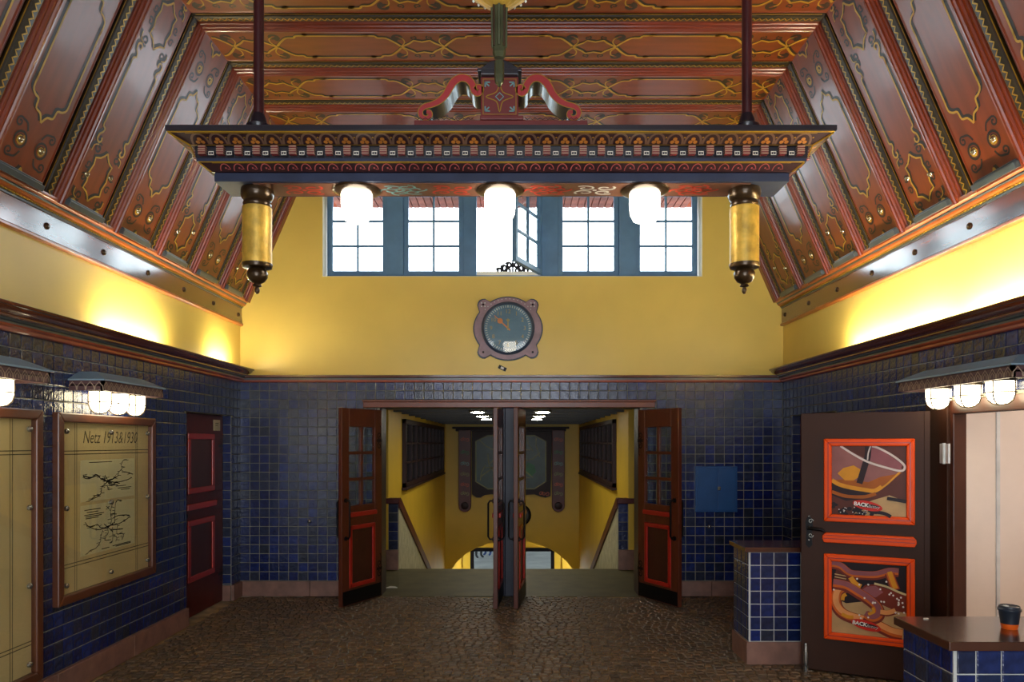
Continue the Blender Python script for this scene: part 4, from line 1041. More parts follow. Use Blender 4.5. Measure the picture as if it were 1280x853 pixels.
# ---- framed network posters
def poster(box, label, two_maps):
    y0,y1,z0,z1 = box; fr = F_LEFT; e = empty('framed_poster', fr((y0+y1)/2,z0,0), label=label, cat='poster', group='framed network posters')
    t = .062; m = MB()
    m.prism(fr,[(y0,z0),(y1,z0),(y1-t,z0+t),(y0+t,z0+t)],0,.05); m.prism(fr,[(y0,z1),(y0+t,z1-t),(y1-t,z1-t),(y1,z1)],0,.05)
    m.prism(fr,[(y0,z0),(y0+t,z0+t),(y0+t,z1-t),(y0,z1)],0,.05); m.prism(fr,[(y1,z0),(y1,z1),(y1-t,z1-t),(y1-t,z0+t)],0,.05)
    m.build('frame', M['poster_frame'], e, bevel=.008)
    m = MB(); m.box(y0+t-.005,y1-t+.005,z0+t-.005,z1-t+.005,0,.012,fr); bk = m.build('printed_sheet', M['poster_ground'], e)
    m = MB(); m.box(y0+t,y1-t,z0+t,z1-t,.028,.031,fr); m.build('glass_cover', M['poster_glass'], e)
    h = .0128; a0,a1,b0,b1 = y0+t, y1-t, z0+t, z1-t
    L_ = MB(); off_v = .17; off_h = .19
    for d in (0,.022):
        L_.ribbon(fr,[(a0+off_v+d,b0),(a0+off_v+d,b1)],.005,h); L_.ribbon(fr,[(a1-off_v-d,b0),(a1-off_v-d,b1)],.005,h)
        L_.ribbon(fr,[(a0,b1-off_h-d),(a1,b1-off_h-d)],.006,h); L_.ribbon(fr,[(a0,b0+off_h+d-.02),(a1,b0+off_h+d-.02)],.006,h)
    L_.build('ruled_lines', M['ink_soft'], bk)
    K = MB(); pap = []
    if two_maps:
        u0,u1 = a0+.235, a1-.215; mid = (b0+b1)/2+.012
        pap = [(u0,u1,mid+.012,b1-.255),(u0,u1,b0+.22,mid-.012)]
        TT = MB(); text_into(TT, fr, 'Netz 1913&1930', .125, (a0+a1)/2+.04, b1-.10, h+.0004, shear=.28, sx=.84); TT.build('title_lettering', M['ink_soft'], bk)
    else: pap = [(a0+.2,a1-.3,b0+.32,b0+.72),(a0+.2,a1-.3,b0+.78,b1-.3)]
    S_ = MB()
    for (u0,u1,v0,v1) in pap: S_.box(u0,u1,v0,v1,.012,.0135,fr)
    S_.build('map_sheet', M['poster_paper'], bk)
    random.seed(11 if two_maps else 5); hh = .0141
    for q,(u0,u1,v0,v1) in enumerate(pap):
        w, hg = u1-u0, v1-v0; N_ = lambda x,y: (u0+w*x, v0+hg*y)
        if q == 0:
            ln = [[(.04,.66),(.06,.58),(.14,.55),(.24,.6),(.30,.6),(.34,.53),(.42,.48),(.48,.44)],[(.05,.62),(.18,.58),(.26,.64),(.33,.57)],
                  [(.48,.44),(.58,.5),(.66,.56),(.68,.66),(.74,.74),(.73,.84),(.77,.96),(.84,.97)],[(.74,.66),(.84,.64),(.97,.57)],[(.48,.44),(.62,.4),(.78,.42),(.9,.46),(.92,.5)],
                  [(.48,.44),(.40,.36),(.36,.3),(.35,.18),(.3,.1),(.2,.05),(.13,.0)],[(.3,.12),(.24,.12),(.16,.02)],[(.46,.36),(.48,.24),(.5,.22)],[(.36,.54),(.5,.4),(.6,.34),(.66,.33)],[(.4,.56),(.44,.46),(.56,.42),(.7,.36)],[(.38,.46),(.56,.48),(.62,.58)],[(.42,.6),(.46,.5),(.5,.36),(.55,.32)]]
        else:
            ln = [[(.08,.66),(.12,.58),(.2,.55),(.28,.58),(.34,.5),(.44,.46),(.52,.5),(.6,.56)],[(.1,.6),(.22,.5),(.34,.46),(.48,.5),(.66,.5),(.8,.55),(.9,.62),(.84,.66),(.66,.68),(.56,.64)],
                  [(.5,.48),(.54,.6),(.52,.78),(.56,.96)],[(.6,.5),(.62,.98),(.74,.99)],[(.46,.5),(.48,.36),(.44,.3),(.42,.22),(.5,.2)],[(.56,.46),(.56,.16),(.5,.14)],[(.66,.5),(.64,.3),(.72,.28),(.78,.24),(.74,.14)],[(.38,.44),(.34,.3),(.34,.22),(.26,.1),(.16,.08),(.1,.02)],[(.52,.42),(.68,.38),(.76,.38)],[(.4,.56),(.5,.44),(.56,.36)],[(.52,.74),(.64,.72)],[(.56,.3),(.64,.22),(.62,.14)],[(.5,.86),(.44,.92)]]
        for l in ln: K.ribbon(fr, smooth_path([N_(*p) for p in l],3), .0062, hh)
        if ln:
            for l in ln:
                for (xa,ya),(xb,yb) in zip(l[:-1],l[1:]):
                    for f_ in (.2,.6):
                        px_, py_ = xa+(xb-xa)*f_, ya+(yb-ya)*f_; dx_ = random.choice((-1,1))*random.uniform(.02,.07)
                        K.ribbon(fr, [N_(px_,py_),N_(px_+dx_,py_+random.uniform(-.025,.025))], .004, hh)
        if q == 0:
            for x0,x1,y in ((.62,.82,.30),(.66,.93,.245),(.72,.9,.2),(.14,.55,.94)): K.ribbon(fr,[N_(x0,y),N_(x1,y)],.005,hh)
        else:
            for x0,x1,y in ((.06,.34,.9),(.1,.3,.85),(.06,.4,.8),(.08,.36,.765),(.08,.3,.73),(.56,.92,.06),(.62,.92,.035),(.36,.5,.05)): K.ribbon(fr,[N_(x0,y),N_(x1,y)],.006,hh)
    K.build('map_print', M['ink'], bk)
    ys = (a0+.045,(a0+a1)/2,a1-.045); zs = (b0+.06,(b0+b1)/2,b1-.06) if two_maps else (b0+.06,b0+.06+(b1-b0-.12)/3,b0+.06+2*(b1-b0-.12)/3,b1-.06)
    for y in ys:
        for z in zs:
            k = MB(); k.lathe([(.017,.026),(.017,.04),(.012,.045),(.004,.046)], y, z, 0, 12, fr); k.build('standoff_bolt', M['steel'], e, smooth=True)
poster(PA, 'framed poster with two stacked line maps titled Netz, between the red door and taller poster', True)
poster(PB, 'taller framed poster with ruled lines and map sheets under its own wall lamp', False)

# ---- clock
ccx, ccz = (635-646)/116, 1.65+(554-411.5)/116
ck = empty('wall_clock', (ccx,YB,ccz), label='round clock on a lobed grey brown wooden plate below the windows', cat='clock')
FC = Fr((ccx,YB,ccz), (1,0,0), (0,0,1), (0,-1,0))
def lobed(k):
    pts = []
    for i in range(96):
        a = 2*pi*i/96; c_, s_ = cos(a), sin(a)
        r_ = .352 if abs(c_) < .5 else .352
        r_ = .345+.03*abs(c_)**6
        # lobes on the diagonals
        lx, ly = .258*(1 if c_ > 0 else -1), .250*(1 if s_ > 0 else -1)
        d = c_*lx+s_*ly; disc = d*d-(lx*lx+ly*ly-.072**2)
        if disc > 0: r_ = max(r_, d+sqrt(disc))
        pts.append((r_*k*c_, r_*k*s_))
    return pts
m = MB(); m.prism(FC, lobed(1.0), .0, .03); m.build('plate_edge', M['clock_edge'], ck, bevel=.004)
m = MB(); m.prism(FC, lobed(.965), .03, .042); m.build('plate', M['clock_plate'], ck, bevel=.004)
m = MB(); m.lathe([(.285,.04),(.285,.06),(.27,.075),(.258,.07),(.255,.05)], 0, 0, 0, 48, FC); m.build('bezel', M['clock_edge'], ck, smooth=True)
m = MB(); m.disc(FC, 0, 0, .258, .052, 48); dial = m.build('dial', M['clock_dial'], ck)
m = MB()
for i in range(60):
    a = 2*pi*i/60; w = .013 if i%5 == 0 else .008; m.ribbon(FC, [(.222*sin(a),.222*cos(a)),(.246*sin(a),.246*cos(a))], w, .0535)
m.build('minute_marks', M['clock_mark'], dial)
m = MB()
for i in range(1,13):
    a = 2*pi*i/12; text_into(m, FC, str(i), .062, .18*sin(a), .18*cos(a), .0535)
m.build('numerals', M['clock_num'], dial)
m = MB(); a = radians(-47)
m.ribbon(FC, [(-.03*sin(a),-.03*cos(a)),(.1*sin(a),.1*cos(a))], .014, .057); m.disc(FC, .115*sin(a), .115*cos(a), .03, .0572, 14); m.ribbon(FC,[(.12*sin(a),.12*cos(a)),(.2*sin(a),.2*cos(a))],.008,.057)
m.build('minute_hand', M['clock_hand'], ck)
m = MB(); m.ribbon(FC, [(0,-.02),(0,.06)], .016, .0555); m.poly(FC, [(0,.055),(.024,.1),(.008,.092),(0,.11),(-.008,.092),(-.024,.1)], .0555); m.build('hour_hand', M['clock_num'], ck)
m = MB(); m.lathe([(.012,.055),(.012,.06),(.004,.062)], 0, 0, 0, 10, FC); m.build('hand_boss', M['clock_num'], ck)
m = MB(); m.disc(FC, 0, 0, .256, .066, 48); m.build('glass_cover', M['poster_glass'], ck)
for sx in (-1,1):
    for sy in (-1,1):
        k = MB(); k.lathe([(.012,.042),(.012,.046),(.004,.047)], sx*.265, sy*.255, 0, 10, FC); k.build('plate_screw', M['iron'], ck)
k = MB()
for sx in (-1,1):
    for q in range(4): k.disc(FC, sx*.265+.026*cos(q*pi/2+.785), .255+.026*sin(q*pi/2+.785), .008, .0428, 8)
for q in range(14):
    a = radians(40+q*7.7); k.disc(FC, .318*cos(a), .318*sin(a), .006, .0428, 6)
k.build('painted_dots', M['clock_mark'], ck)
# small tilted plaque under the clock
pl = empty('wall_plaque', ((628-646)/116,YB,1.65+(554-460.5)/116), label='tiny tilted black and white plaque on the yellow wall under the clock', cat='plaque')
FQ = Fr(wpos(pl), (cos(-.45),0,sin(-.45)), (sin(.45),0,cos(.45)), (0,-1,0))
m = MB(); m.box(-.045,.045,-.02,.02,0,.012,FQ); m.build('plate', M['iron'], pl, bevel=.002)
m = MB(); m.rect(FQ,-.018,.016,-.012,.012,.0125); m.build('white_field', M['white_paint'], pl)

# ---- blue wall box and small fittings on the tiles
bx0, bx1, bz0, bz1 = (868-646)/116, (920-646)/116, 1.65+(554-640)/116, 1.65+(554-583)/116
b = empty('wall_cabinet', ((bx0+bx1)/2,YB,bz0), label='blue metal wall box with two doors beside the open swing door', cat='cabinet')
m = MB(); m.box(bx0,bx1,bz0,bz1,0,.05,F_BACK); m.build('cabinet_body', M['box_blue'], b, bevel=.004)
mid = (bx0+bx1)/2+.01
for a_,c_ in ((bx0+.02,mid-.002),(mid+.002,bx1-.02)):
    m = MB(); m.box(a_,c_,bz0+.02,bz1-.02,.05,.06,F_BACK); m.build('cabinet_door', M['box_blue'], b, bevel=.003)
m = MB(); m.box(mid-.002,mid+.03,bz0+.235,bz0+.275,.06,.075,F_BACK); m.build('lock', M['steel'], b, bevel=.004)
def wall_stud(x, y, label):
    u, v = (x-646)/116, 1.65+(554-y)/116; m = MB(); m.lathe([(.02,.006),(.02,.012),(.012,.02),(.004,.022)], u, v, 0, 12, F_BACK)
    m.build('wall_stud', M['steel'], origin=F_BACK(u,v,0), smooth=True, label=label, cat='stud')
wall_stud(886.5, 658.5, 'small round steel stud in the tiles below the blue wall box')
wall_stud(387, 652, 'small round steel stud in the tiles beside the poster side swing door')

# ---- kiosk: interior, casing, door, counters
m = MB()
m.box(XR+.07,4.6,5.0,5.15,0,2.6); m.box(XR+.2,4.6,KY0-.35,KY0-.2,0,2.6); m.box(4.6,4.75,KY0-.35,5.05,0,2.6); m.box(XR+.2,4.6,KY0-.35,5.05,2.6,2.7); m.box(XR+.2,4.6,KY0-.35,5.05,-.1,0)
kw = m.build('wall_kiosk', M['white_wall'], kind='structure', label='pale panelled wall inside the kiosk')
jx = (1247-646)*5.0/928
m = MB(); m.box(jx-.012,jx+.012,4.992,5.0,0,2.6); m.build('joint_strip', M['white_metal'], kw)
kl = empty('kiosk_ceiling_lamp', (3.9,3.9,2.6), label='white ceiling panel lamp inside the kiosk', cat='lamp')
m = MB(); m.box(3.5,4.3,3.5,4.3,2.575,2.6); m.build('lamp_tray', M['white_metal'], kl); m = MB(); m.box(3.53,4.27,3.53,4.27,2.565,2.576); m.build('diffuser', M['kiosk_lamp'], kl)
cs = empty('trim_10', (XR,4.9,0), kind='structure', label='dark brown casing around the kiosk opening')
m = MB(); m.box(XR-.03,XR+.02,4.90,5.16,0,1.94); m.build('casing_board', M['kiosk_brown'], cs, bevel=.004)
m = MB(); m.box(XR-.012,XR+.075,4.86,4.90,0,1.93); m.build('jamb_board', M['door_dark'], cs, bevel=.004)
m = MB(); m.box(XR-.02,XR+.075,KY0-.1,4.86,1.84,1.93); m.build('head_board', M['door_dark'], cs, bevel=.004)

# open kiosk door; local x from the hinge towards the free edge, +y... face seen by the camera is -y side
hg = Vector((2.80,5.03,0)); fe = Vector((2.075,5.413,0)); dd = fe-hg; KW = dd.length
kd = empty('door_8', (hg.x,hg.y,.015), rz=math.atan2(dd.y,dd.x), kind='structure', label='open dark brown kiosk door carrying two orange framed food pictures')
FK = Fr((0,0,0), (-1,0,0), (0,0,1), (0,1,0))      # u runs from -KW (free edge) to 0 (hinge); seen face at h = .02
KH = 1.85
m = MB(); m.box(0,KW,-.02,.02,0,KH); m.build('door_leaf', M['kiosk_brown'], kd, local=True, bevel=.004)
m = MB(); m.box(.0,.035,.02,.026,0,KH); m.build('edge_strip', M['kiosk_brown'], kd, local=True, bevel=.002)
ku = lambda x: -KW*(1162-x)/160.     # picture position across the door (approximately linear)
def kz(y, x): 
    t_ = (x-1002)/160.; Y = fe.y+(hg.y-fe.y)*t_; return 1.65-(y-554)*Y/928-.015
def framed_picture(z0, z1, nm):
    u0, u1 = -KW+.155, -KW+.155+.575
    t = .052; m = MB(); h0 = .02
    for (a,b,c,d) in (((u0,z0),(u1,z0),(u1-t,z0+t),(u0+t,z0+t)),((u0,z1),(u0+t,z1-t),(u1-t,z1-t),(u1,z1)),((u0,z0),(u0+t,z0+t),(u0+t,z1-t),(u0,z1)),((u1,z0),(u1,z1),(u1-t,z1-t),(u1-t,z0+t))):
        m.prism(FK,[a,b,c,d],h0,h0+.022)
        q = lambda p,f: (p[0]+(((u0+u1)/2)-p[0])*f, p[1]+(((z0+z1)/2)-p[1])*f)
    m.build('orange_frame', M['orange'], kd, local=True, bevel=.007)
    m = MB(); a = t*.55
    m.ribbon(FK, [(u0+a,z0+a),(u1-a,z0+a),(u1-a,z1-a),(u0+a,z1-a)], .008, h0+.0235, closed=True); m.build('frame_bead', M['door_red'], kd, local=True)
    return (u0+t, u1-t, z0+t, z1-t)
for n_, c_ in dict(p_pink=(150,96,92), p_brown=(92,44,32), p_dark=(34,20,26), p_gold=(222,150,34), p_amber=(168,88,16), p_coffee=(44,22,26), p_rim=(222,206,200), p_table=(196,160,110), p_crust=(206,100,34), p_crust_d=(124,48,34), p_crust_l=(236,160,96), p_mauve=(150,86,92), p_salt=(240,232,226), p_logo=(206,44,32), p_white=(240,236,230), p_cream=(210,190,140)).items(): mat(n_, srgb(*c_), .4, var=.08, scale=9, spec=.2)
class Pic:
    def __init__(s, rect): s.u0,s.u1,s.z0,s.z1 = rect; s.h = .0212; s.L = {}
    def P(s, p): return (s.u0+(s.u1-s.u0)*min(1,max(0,p[0])), s.z0+(s.z1-s.z0)*min(1,max(0,p[1])))
    def m(s, k): return s.L.setdefault(k, MB())
    def up(s): s.h += .00035
    def poly(s, k, pts): s.m(k).poly(FK, [s.P(p) for p in pts], s.h); s.up()
    def rib(s, k, pts, w): s.m(k).ribbon(FK, [s.P(p) for p in smooth_path(pts,5)], w*(s.u1-s.u0), s.h); s.up()
    def disc(s, k, x, y, r, ry=None): s.m(k).poly(FK, [s.P((x+r*cos(2*pi*i/14), y+(ry or r)*sin(2*pi*i/14))) for i in range(14)], s.h); s.up()
    def rope(s, pts, w, ks): 
        for i,k in enumerate(ks): s.rib(k, [(x, y+w*.10*i) for x,y in pts], w*(1-.26*i))
    def logo(s, x, y):
        n_ = 28; E = lambda f: [(x+.2*f*cos(2*pi*i/n_), y-.035*f*cos(2*pi*i/n_)+.068*f*sin(2*pi*i/n_)) for i in range(n_)]
        s.poly('p_logo', E(1)); s.poly('p_dark', [(a, y+(b-y)*.5) for a,b in E(.8)])
        c_ = s.P((x-.085,y+.014)); text_into(s.m('p_white'), FK, 'BACK', .036, c_[0], c_[1], s.h, rot=-.13, bold=.0012)
        c_ = s.P((x+.082,y-.012)); text_into(s.m('p_rim'), FK, 'factory', .030, c_[0], c_[1], s.h, shear=.4, sx=.85, rot=-.13); s.up()
    def done(s, nm, lab):
        root = None
        for k, mb in s.L.items():
            o = mb.build(nm if root is None else 'printed_shape', M[k], kd if root is None else root, local=True, label=lab if root is None else None); root = root or o
# coffee picture
p = Pic(framed_picture(1.075, 1.665, 'a')); random.seed(3)
p.poly('p_brown', [(0,0),(1,0),(1,1),(0,1)])
p.poly('p_table', [(.3,0),(1,0),(1,.22),(.78,.3),(.55,.22),(.4,.15)])
p.poly('p_pink', [(0,.46),(.18,.4),(.6,.38),(.95,.66),(.92,.72),(.5,.8),(.1,1),(0,1)])
p.poly('p_mauve', [(.5,1),(.52,.8),(.9,.65),(.96,.74),(.6,1)])
p.poly('p_amber', [(0,.5),(.12,.4),(.4,.36),(.62,.36),(.8,.5),(.95,.63),(.85,.6),(.66,.56),(.5,.48),(.2,.52)])
p.poly('p_coffee', [(0,.5),(.08,.42),(.3,.37),(.55,.34),(.4,.24),(.2,.2),(0,.28)])
p.poly('p_gold', [(.08,.6),(.16,.68),(.3,.72),(.4,.66),(.38,.56),(.3,.5),(.18,.5)])
p.rib('p_gold', [(0,.5),(.1,.44),(.25,.4),(.45,.37),(.58,.36),(.68,.42)], .06)
p.rib('p_gold', [(.62,.36),(.75,.46),(.92,.64)], .025)
p.rib('p_amber', [(0,.33),(.2,.27),(.45,.27),(.6,.32)], .05)
p.rib('p_coffee', [(.5,1),(.49,.85),(.46,.74),(.42,.6),(.38,.46)], .085)
p.rib('p_rim', [(.12,1),(.3,.88),(.5,.77),(.75,.69),(.93,.65),(.98,.7),(.94,.77),(.8,.88),(.64,.97),(.55,1)], .03)
p.rib('p_rim', [(.53,1),(.5,.9),(.49,.8)], .018)
for i in range(34): p.disc('p_dark', random.uniform(0,.62), random.uniform(0,.16)*(1.1 if i%2 else .7), random.uniform(.025,.045), random.uniform(.02,.03))
for i in range(16): p.disc('p_rim', random.uniform(0,.55), random.uniform(.02,.15), .008)
p.rib('p_dark', [(.5,.08),(.6,.06),(.72,.04),(.8,.0)], .05)
p.rib('p_dark', [(.75,.26),(.88,.24),(1,.22)], .05)
p.logo(.49, .145); p.done('coffee_picture', 'printed picture of coffee poured into a glass cup')
# pretzel picture
p = Pic(framed_picture(.235, .845, 'b'))
p.poly('p_dark', [(0,0),(1,0),(1,1),(0,1)])
p.poly('p_table', [(0,0),(1,0),(1,.5),(.6,.5),(.2,.42),(0,.5)])
p.poly('p_brown', [(.02,.72),(.25,.7),(.22,.86),(.06,.88)])
for y in (.74,.78,.82): p.rib('p_table', [(.04,y),(.2,y-.02)], .015)
p.rope([(0,.95),(.12,.93),(.25,.84),(.4,.83),(.6,.84),(.78,.9),(.9,.9)], .13, ('p_crust_d','p_crust','p_mauve'))
p.rope([(.78,.88),(.82,.76),(.86,.66)], .13, ('p_crust_d','p_crust','p_gold'))
p.rope([(.26,.78),(.32,.7),(.4,.66)], .10, ('p_crust_d','p_gold'))
p.poly('p_crust_d', [(.36,.6),(.46,.7),(.58,.72),(.8,.66),(1,.6),(1,.36),(.86,.38),(.7,.44),(.5,.5)])
p.poly('p_mauve', [(.38,.6),(.48,.68),(.6,.7),(.7,.62),(.6,.54),(.5,.54)])
p.rib('p_cream', [(.58,.73),(.74,.7),(.9,.64),(1,.61)], .03)
p.rope([(.2,.66),(.08,.56),(.06,.4),(.14,.28),(.3,.22),(.45,.2),(.6,.16),(.8,.08),(.95,.06)], .17, ('p_crust_d','p_crust','p_crust_l'))
p.rope([(.02,.68),(.2,.66),(.36,.58),(.5,.5),(.62,.4),(.64,.3),(.56,.24),(.46,.28)], .16, ('p_crust_d','p_crust','p_mauve'))
p.rope([(.66,.34),(.76,.34),(.86,.38)], .09, ('p_crust_d','p_crust_l'))
p.rib('p_gold', [(.14,.27),(.22,.24),(.3,.24)], .05); p.rib('p_gold', [(.15,.46),(.16,.52),(.2,.55)], .05); p.rib('p_gold', [(.5,.3),(.57,.34),(.56,.4)], .04)
for x,y in [(.03,.6),(.45,.52),(.56,.46),(.38,.7),(.5,.71),(.66,.66),(.8,.62),(.83,.59),(.88,.55),(.9,.5),(.93,.57),(.95,.5),(.78,.6),(.86,.36),(.9,.35),(.97,.37),(.74,.77),(.35,.78),(.38,.28),(.4,.24),(.5,.26)]+[(random.uniform(.5,1),random.uniform(.42,.6)) for _ in range(8)]: p.disc('p_salt', x, y, .013)
p.logo(.47, .15); p.done('pretzel_picture', 'printed picture of salted pretzels')
m = MB(); a_, b_ = -KW+.145, -KW+.155+.585
m.prism(FK, [(a_+.012,.925),(b_-.012,.925),(b_,.95),(b_,.972),(b_-.02,.995),(a_+.02,.995),(a_,.972),(a_,.95)], .02, .05)
m.build('orange_ledge', M['orange'], kd, local=True, bevel=.006)
m = MB(); m.ribbon(FK, [(a_+.01,.955),(b_-.01,.955)], .005, .0515); m.ribbon(FK, [(a_+.01,.978),(b_-.01,.978)], .004, .0515); m.build('ledge_groove', M['door_red'], kd, local=True)
# wrought handle
m = MB(); hu = -KW+.055
m.prism(FK, [(hu-.022,.90),(hu,.875),(hu+.022,.90),(hu+.018,.98),(hu+.026,1.06),(hu+.016,1.09),(hu,1.115),(hu-.016,1.09),(hu-.026,1.06),(hu-.018,.98)], .02, .026)
hp = m.build('handle_plate', M['iron'], kd, local=True)
m = MB(); m.tube([FK(hu,1.02,.026),FK(hu,1.02,.062),FK(hu+.03,1.02,.07),FK(hu+.09,1.015,.07),FK(hu+.115,1.0,.07)], [.012,.011,.011,.012,.006], 8); m.build('handle_lever', M['iron'], kd, local=True, smooth=True)
m = MB()
for k in (-1,1):
    m.ribbon(FK, scroll(hu+.012, 1.02+k*.05, .018, 0, 1.1*k), .006, .0275); m.disc(FK, hu, 1.02+k*.085, .005, .0275, 8)
m.build('handle_scrollwork', M['steel'], hp, local=True)
# door stop bolt
m = MB(); u = -KW+.035
m.lathe([(.02,0),(.02,.035),(.012,.04),(.012,.05),(.018,.055),(.018,.13),(.012,.17),(.009,.2)], 0, 0, 0, 12, Fr(FK(u,-.01,.04),(1,0,0),(0,1,0),(0,0,1))); m.box(u-.012,u+.012,.07,.16,.02,.04,FK); m.build('door_bolt', M['steel'], kd, local=True, smooth=True)
# hinges
for z in (.32, 1.515):
    m = MB(); x0, y0 = XR-.045, 4.905
    m.box(x0-.005,x0+.008,y0-.055,y0-.008,z,z+.13); m.box(x0-.012,x0+.004,y0+.0,y0+.035,z,z+.13); m.tube([(x0-.005,y0-.004,z-.004),(x0-.005,y0-.004,z+.134)], .011, 10)
    m.build('hinge', M['white_metal'], cs, bevel=.002)

def counter(x0, x1, y0, y1, ztop, label, right_open=False):
    r = empty('tiled_counter', ((x0+x1)/2,(y0+y1)/2,0), label=label, cat='counter', group='tiled kiosk counters')
    m = MB(); m.box(x0+.008,x1,y0+.008,y1,0,ztop-.04); core = m.build('counter_core', M['grout_light'], r)
    Ff = Fr((0,y0+.008,0),(1,0,0),(0,0,1),(0,-1,0)); Fs = Fr((x0+.008,0,0),(0,-1,0),(0,0,1),(-1,0,0))
    tile_wall(core, Ff, x0+.018, x1, .17, ztop-.04, tw=.1, th=.0965, ustart=x0-.005)
    tile_wall(core, Fs, -y1, -y0-.01, .17, ztop-.04, tw=.1, th=.0965, ustart=-y1)
    m = MB(); m.box(x0-.012,x1,y0-.012,y0+.006,0,.168); m.box(x0-.012,x0+.006,y0+.006,y1,0,.168); m.build('stone_foot', M['base_stone'], r, bevel=.004)
    m = MB(); m.box(x0-.03,x1,y0-.03,y1+.02,ztop-.036,ztop); m.build('worktop', M['counter_wood'], r, bevel=.004)
counter(1.722, 2.80, 5.53, 5.9, .874, 'blue tiled counter standing behind the open kiosk door')
counter(1.714, 2.86, 2.92, 3.30, .874, 'blue tiled counter with brown worktop carrying the coffee cup')
cp = empty('coffee_cup', (2.06,3.104,.874), label='black paper coffee cup with orange foot and black lid on the counter', cat='cup')
m = MB(); m.lathe([(.029,0),(.03,.002),(.0335,.022)], 2.06, 3.104, .874, 28); m.build('orange_foot', M['cup_orange'], cp, smooth=True)
m = MB(); m.lathe([(.0336,.022),(.040,.074),(.041,.076)], 2.06, 3.104, .874, 28); m.build('cup_wall', M['cup_black'], cp, smooth=True)
m = MB(); m.lathe([(.042,.074),(.044,.077),(.044,.083),(.041,.086),(.039,.094),(.036,.096),(.034,.092),(.01,.091)], 2.06, 3.104, .874, 28); ld = m.build('lid', M['cup_lid'], cp, smooth=True)
m = MB(); m.box(2.035,2.05,3.09,3.11,.966,.972); m.build('sip_tab', M['white_metal'], ld, bevel=.002)
m = MB(); m.prism(Fr((1.80,3.27,.8745),(1,0,0),(0,1,0),(0,0,1)), [(-.012,-.006),(.004,-.009),(.014,-.002),(.01,.008),(-.006,.006)], 0, .003)
m.build('paper_scrap', M['white_paint'], origin=(1.80,3.27,.8745), label='tiny white paper scrap on the worktop back edge', cat='scrap')
m = MB(); lx, ly = (490-646)*8.5/928, 8.5
m.prism(Fr((lx,ly,-.004),(1,0,0),(0,1,0),(0,0,1)), [(-.06,-.05),(0,-.03),(.07,-.04),(.03,.03),(-.03,.05)], 0, .006)
m.build('paper_litter', M['white_paint'], origin=(lx,ly,-.004), label='crumpled white paper scrap on the landing floor', cat='litter')

# ---- lamps lying behind the lower cornice lip, washing the frieze
def cove_lamp(X, s, y, L_, label):
    e = empty('cornice_lamp', (X,y,2.422), label=label, cat='lamp', group='lamps behind the cornice')
    m = MB(); m.box(min(X-.012,X+.012),max(X-.012,X+.012),y-L_/2,y+L_/2,2.423,2.432); m.build('lamp_batten', M['white_metal'], e)
    m = MB(); m.tube([(X,y-L_/2+.01,2.442),(X,y+L_/2-.01,2.442)], .008, 8); m.build('lamp_tube', M['cove'], e, smooth=True)
cove_lamp(XL+.115, -1, 5.75, .9, 'tube lamp behind the cornice above the framed posters')
cove_lamp(XL+.115, -1, 7.4, .45, 'tube lamp behind the cornice above the red side door')
cove_lamp(XR-.115, 1, 5.6, 1.5, 'tube lamp behind the cornice above the open kiosk door')
cove_lamp(XR-.115, 1, 4.0, 1.5, 'tube lamp behind the cornice above the kiosk wall lamp')

# ---- ironwork outside the open casement
io = empty('iron_finial', (.0,9.2,3.2), label='small dark iron scrollwork finial outside the open casement', cat='finial')
FI = Fr((-.05,9.2,0), (1,0,0), (0,0,1), (0,-1,0)); zb = 1.65+(554-342)*9.2/928
m = MB(); m.tube([FI(0,3.0),FI(0,zb+.17)], .012, 6); m.build('spike', M['iron'], io)
for k in (-1,1):
    for (a_,b_,r_) in ((.05,.10,.04),(.11,.06,.045),(.17,.03,.04),(.06,.03,.035)):
        m = MB(); m.tube([FI(k*(a_+p_[0]), zb+b_+p_[1]) for p_ in scroll(0,0,r_,.4,1.2)], .016, 5); m.build('iron_scroll', M['iron'], io)
m = MB(); m.box(-1.2,1.2,9.1,9.4,2.22,zb); m.build('roof_ridge', M['street'], label='pale roof upstand outside behind the clock wall', cat='roof', origin=(0,9.25,2.22))

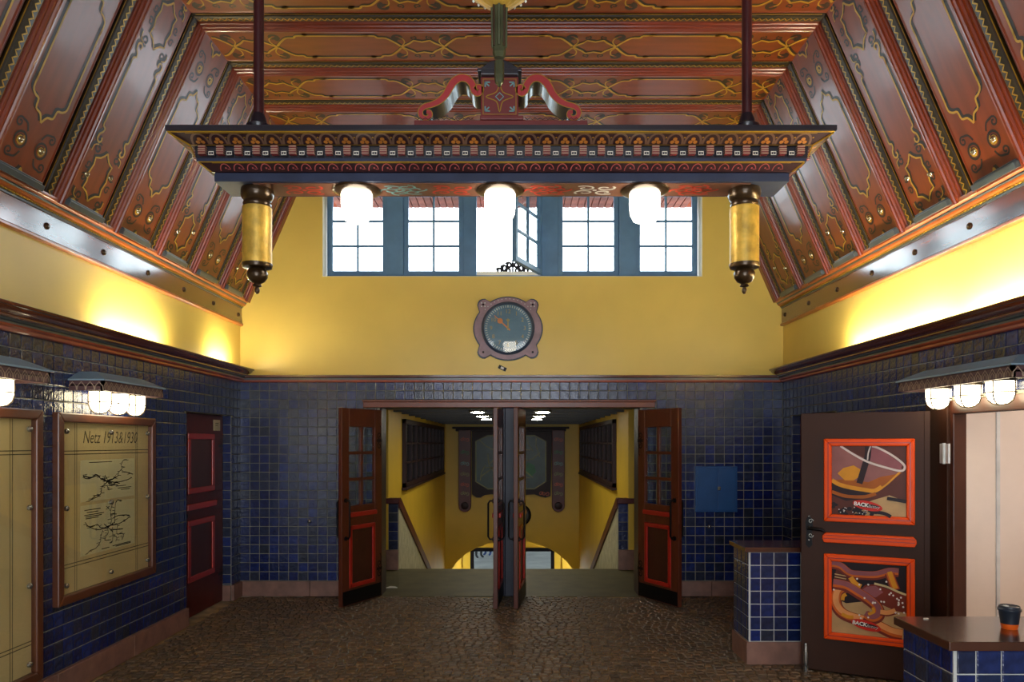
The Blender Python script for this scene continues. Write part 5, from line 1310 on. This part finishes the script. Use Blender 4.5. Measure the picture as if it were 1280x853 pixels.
# ---- two people standing on the platform, seen through the exit
def person(x, y, rz, label, trousers):
    r = empty('person', (x,y,ZL), rz, label=label, cat='person', group='people on the platform')
    def fig(name, mt, V, E, R, root=0):
        me = bpy.data.meshes.new(name); me.from_pydata(V, E, []); o = bpy.data.objects.new(name, me); C.objects.link(o); o.parent = r
        sk = o.modifiers.new('skin','SKIN'); sk.use_smooth_shade = True
        for i,v in enumerate(me.skin_vertices[0].data): v.radius = (R[i],R[i]*.85); v.use_root = (i == root)
        sb = o.modifiers.new('sub','SUBSURF'); sb.levels = 1; sb.render_levels = 1
        me.materials.append(M[mt]); return o
    V = [(0,0,.95),(0,0,1.2),(0,0,1.42),(0,0,1.52),(0,-.01,1.6),(0,-.02,1.72),(.2,0,1.42),(.27,.0,1.14),(.28,-.08,.88),(-.2,0,1.42),(-.27,0,1.14),(-.28,-.08,.88),(.1,0,.9),(.11,-.02,.5),(.11,.02,.1),(.12,-.14,.05),(-.1,0,.9),(-.11,-.02,.5),(-.11,.02,.1),(-.12,-.14,.05),(.28,-.12,.8),(-.28,-.12,.8)]
    E = [(0,1),(1,2),(2,3),(3,4),(4,5),(2,6),(6,7),(7,8),(2,9),(9,10),(10,11),(0,12),(12,13),(13,14),(14,15),(0,16),(16,17),(17,18),(18,19),(8,20),(11,21)]
    R = [.16,.15,.17,.06,.09,.08,.07,.05,.04,.07,.05,.04,.1,.07,.05,.045,.1,.07,.05,.045,.035,.035]
    o = fig('body', trousers, V, E, R)
    fig('jacket', 'jacket', [(0,0,.88),(0,0,1.15),(0,0,1.43),(.21,0,1.42),(.28,0,1.13),(.29,-.08,.92),(-.21,0,1.42),(-.28,0,1.13),(-.29,-.08,.92)], [(0,1),(1,2),(2,3),(3,4),(4,5),(2,6),(6,7),(7,8)], [.19,.18,.19,.085,.065,.055,.085,.065,.055])
    fig('head_skin', 'skin', [(0,-.01,1.5),(0,-.015,1.6),(0,-.02,1.7)], [(0,1),(1,2)], [.06,.095,.09])
    m = MB(); m.lathe([(.1,0),(.108,.05),(.09,.1),(.04,.13)], 0, .012, 1.67, 14); m.build('hair', M['dark_trousers'], r, local=True, smooth=True)
fy = 28.2
person((599-646)*fy/928, 28.0, .6, 'person in dark trousers standing beyond the lower exit', 'dark_trousers')
person((609.5-646)*fy/928, 28.6, -.5, 'person in blue jeans standing beyond the lower exit', 'jeans')
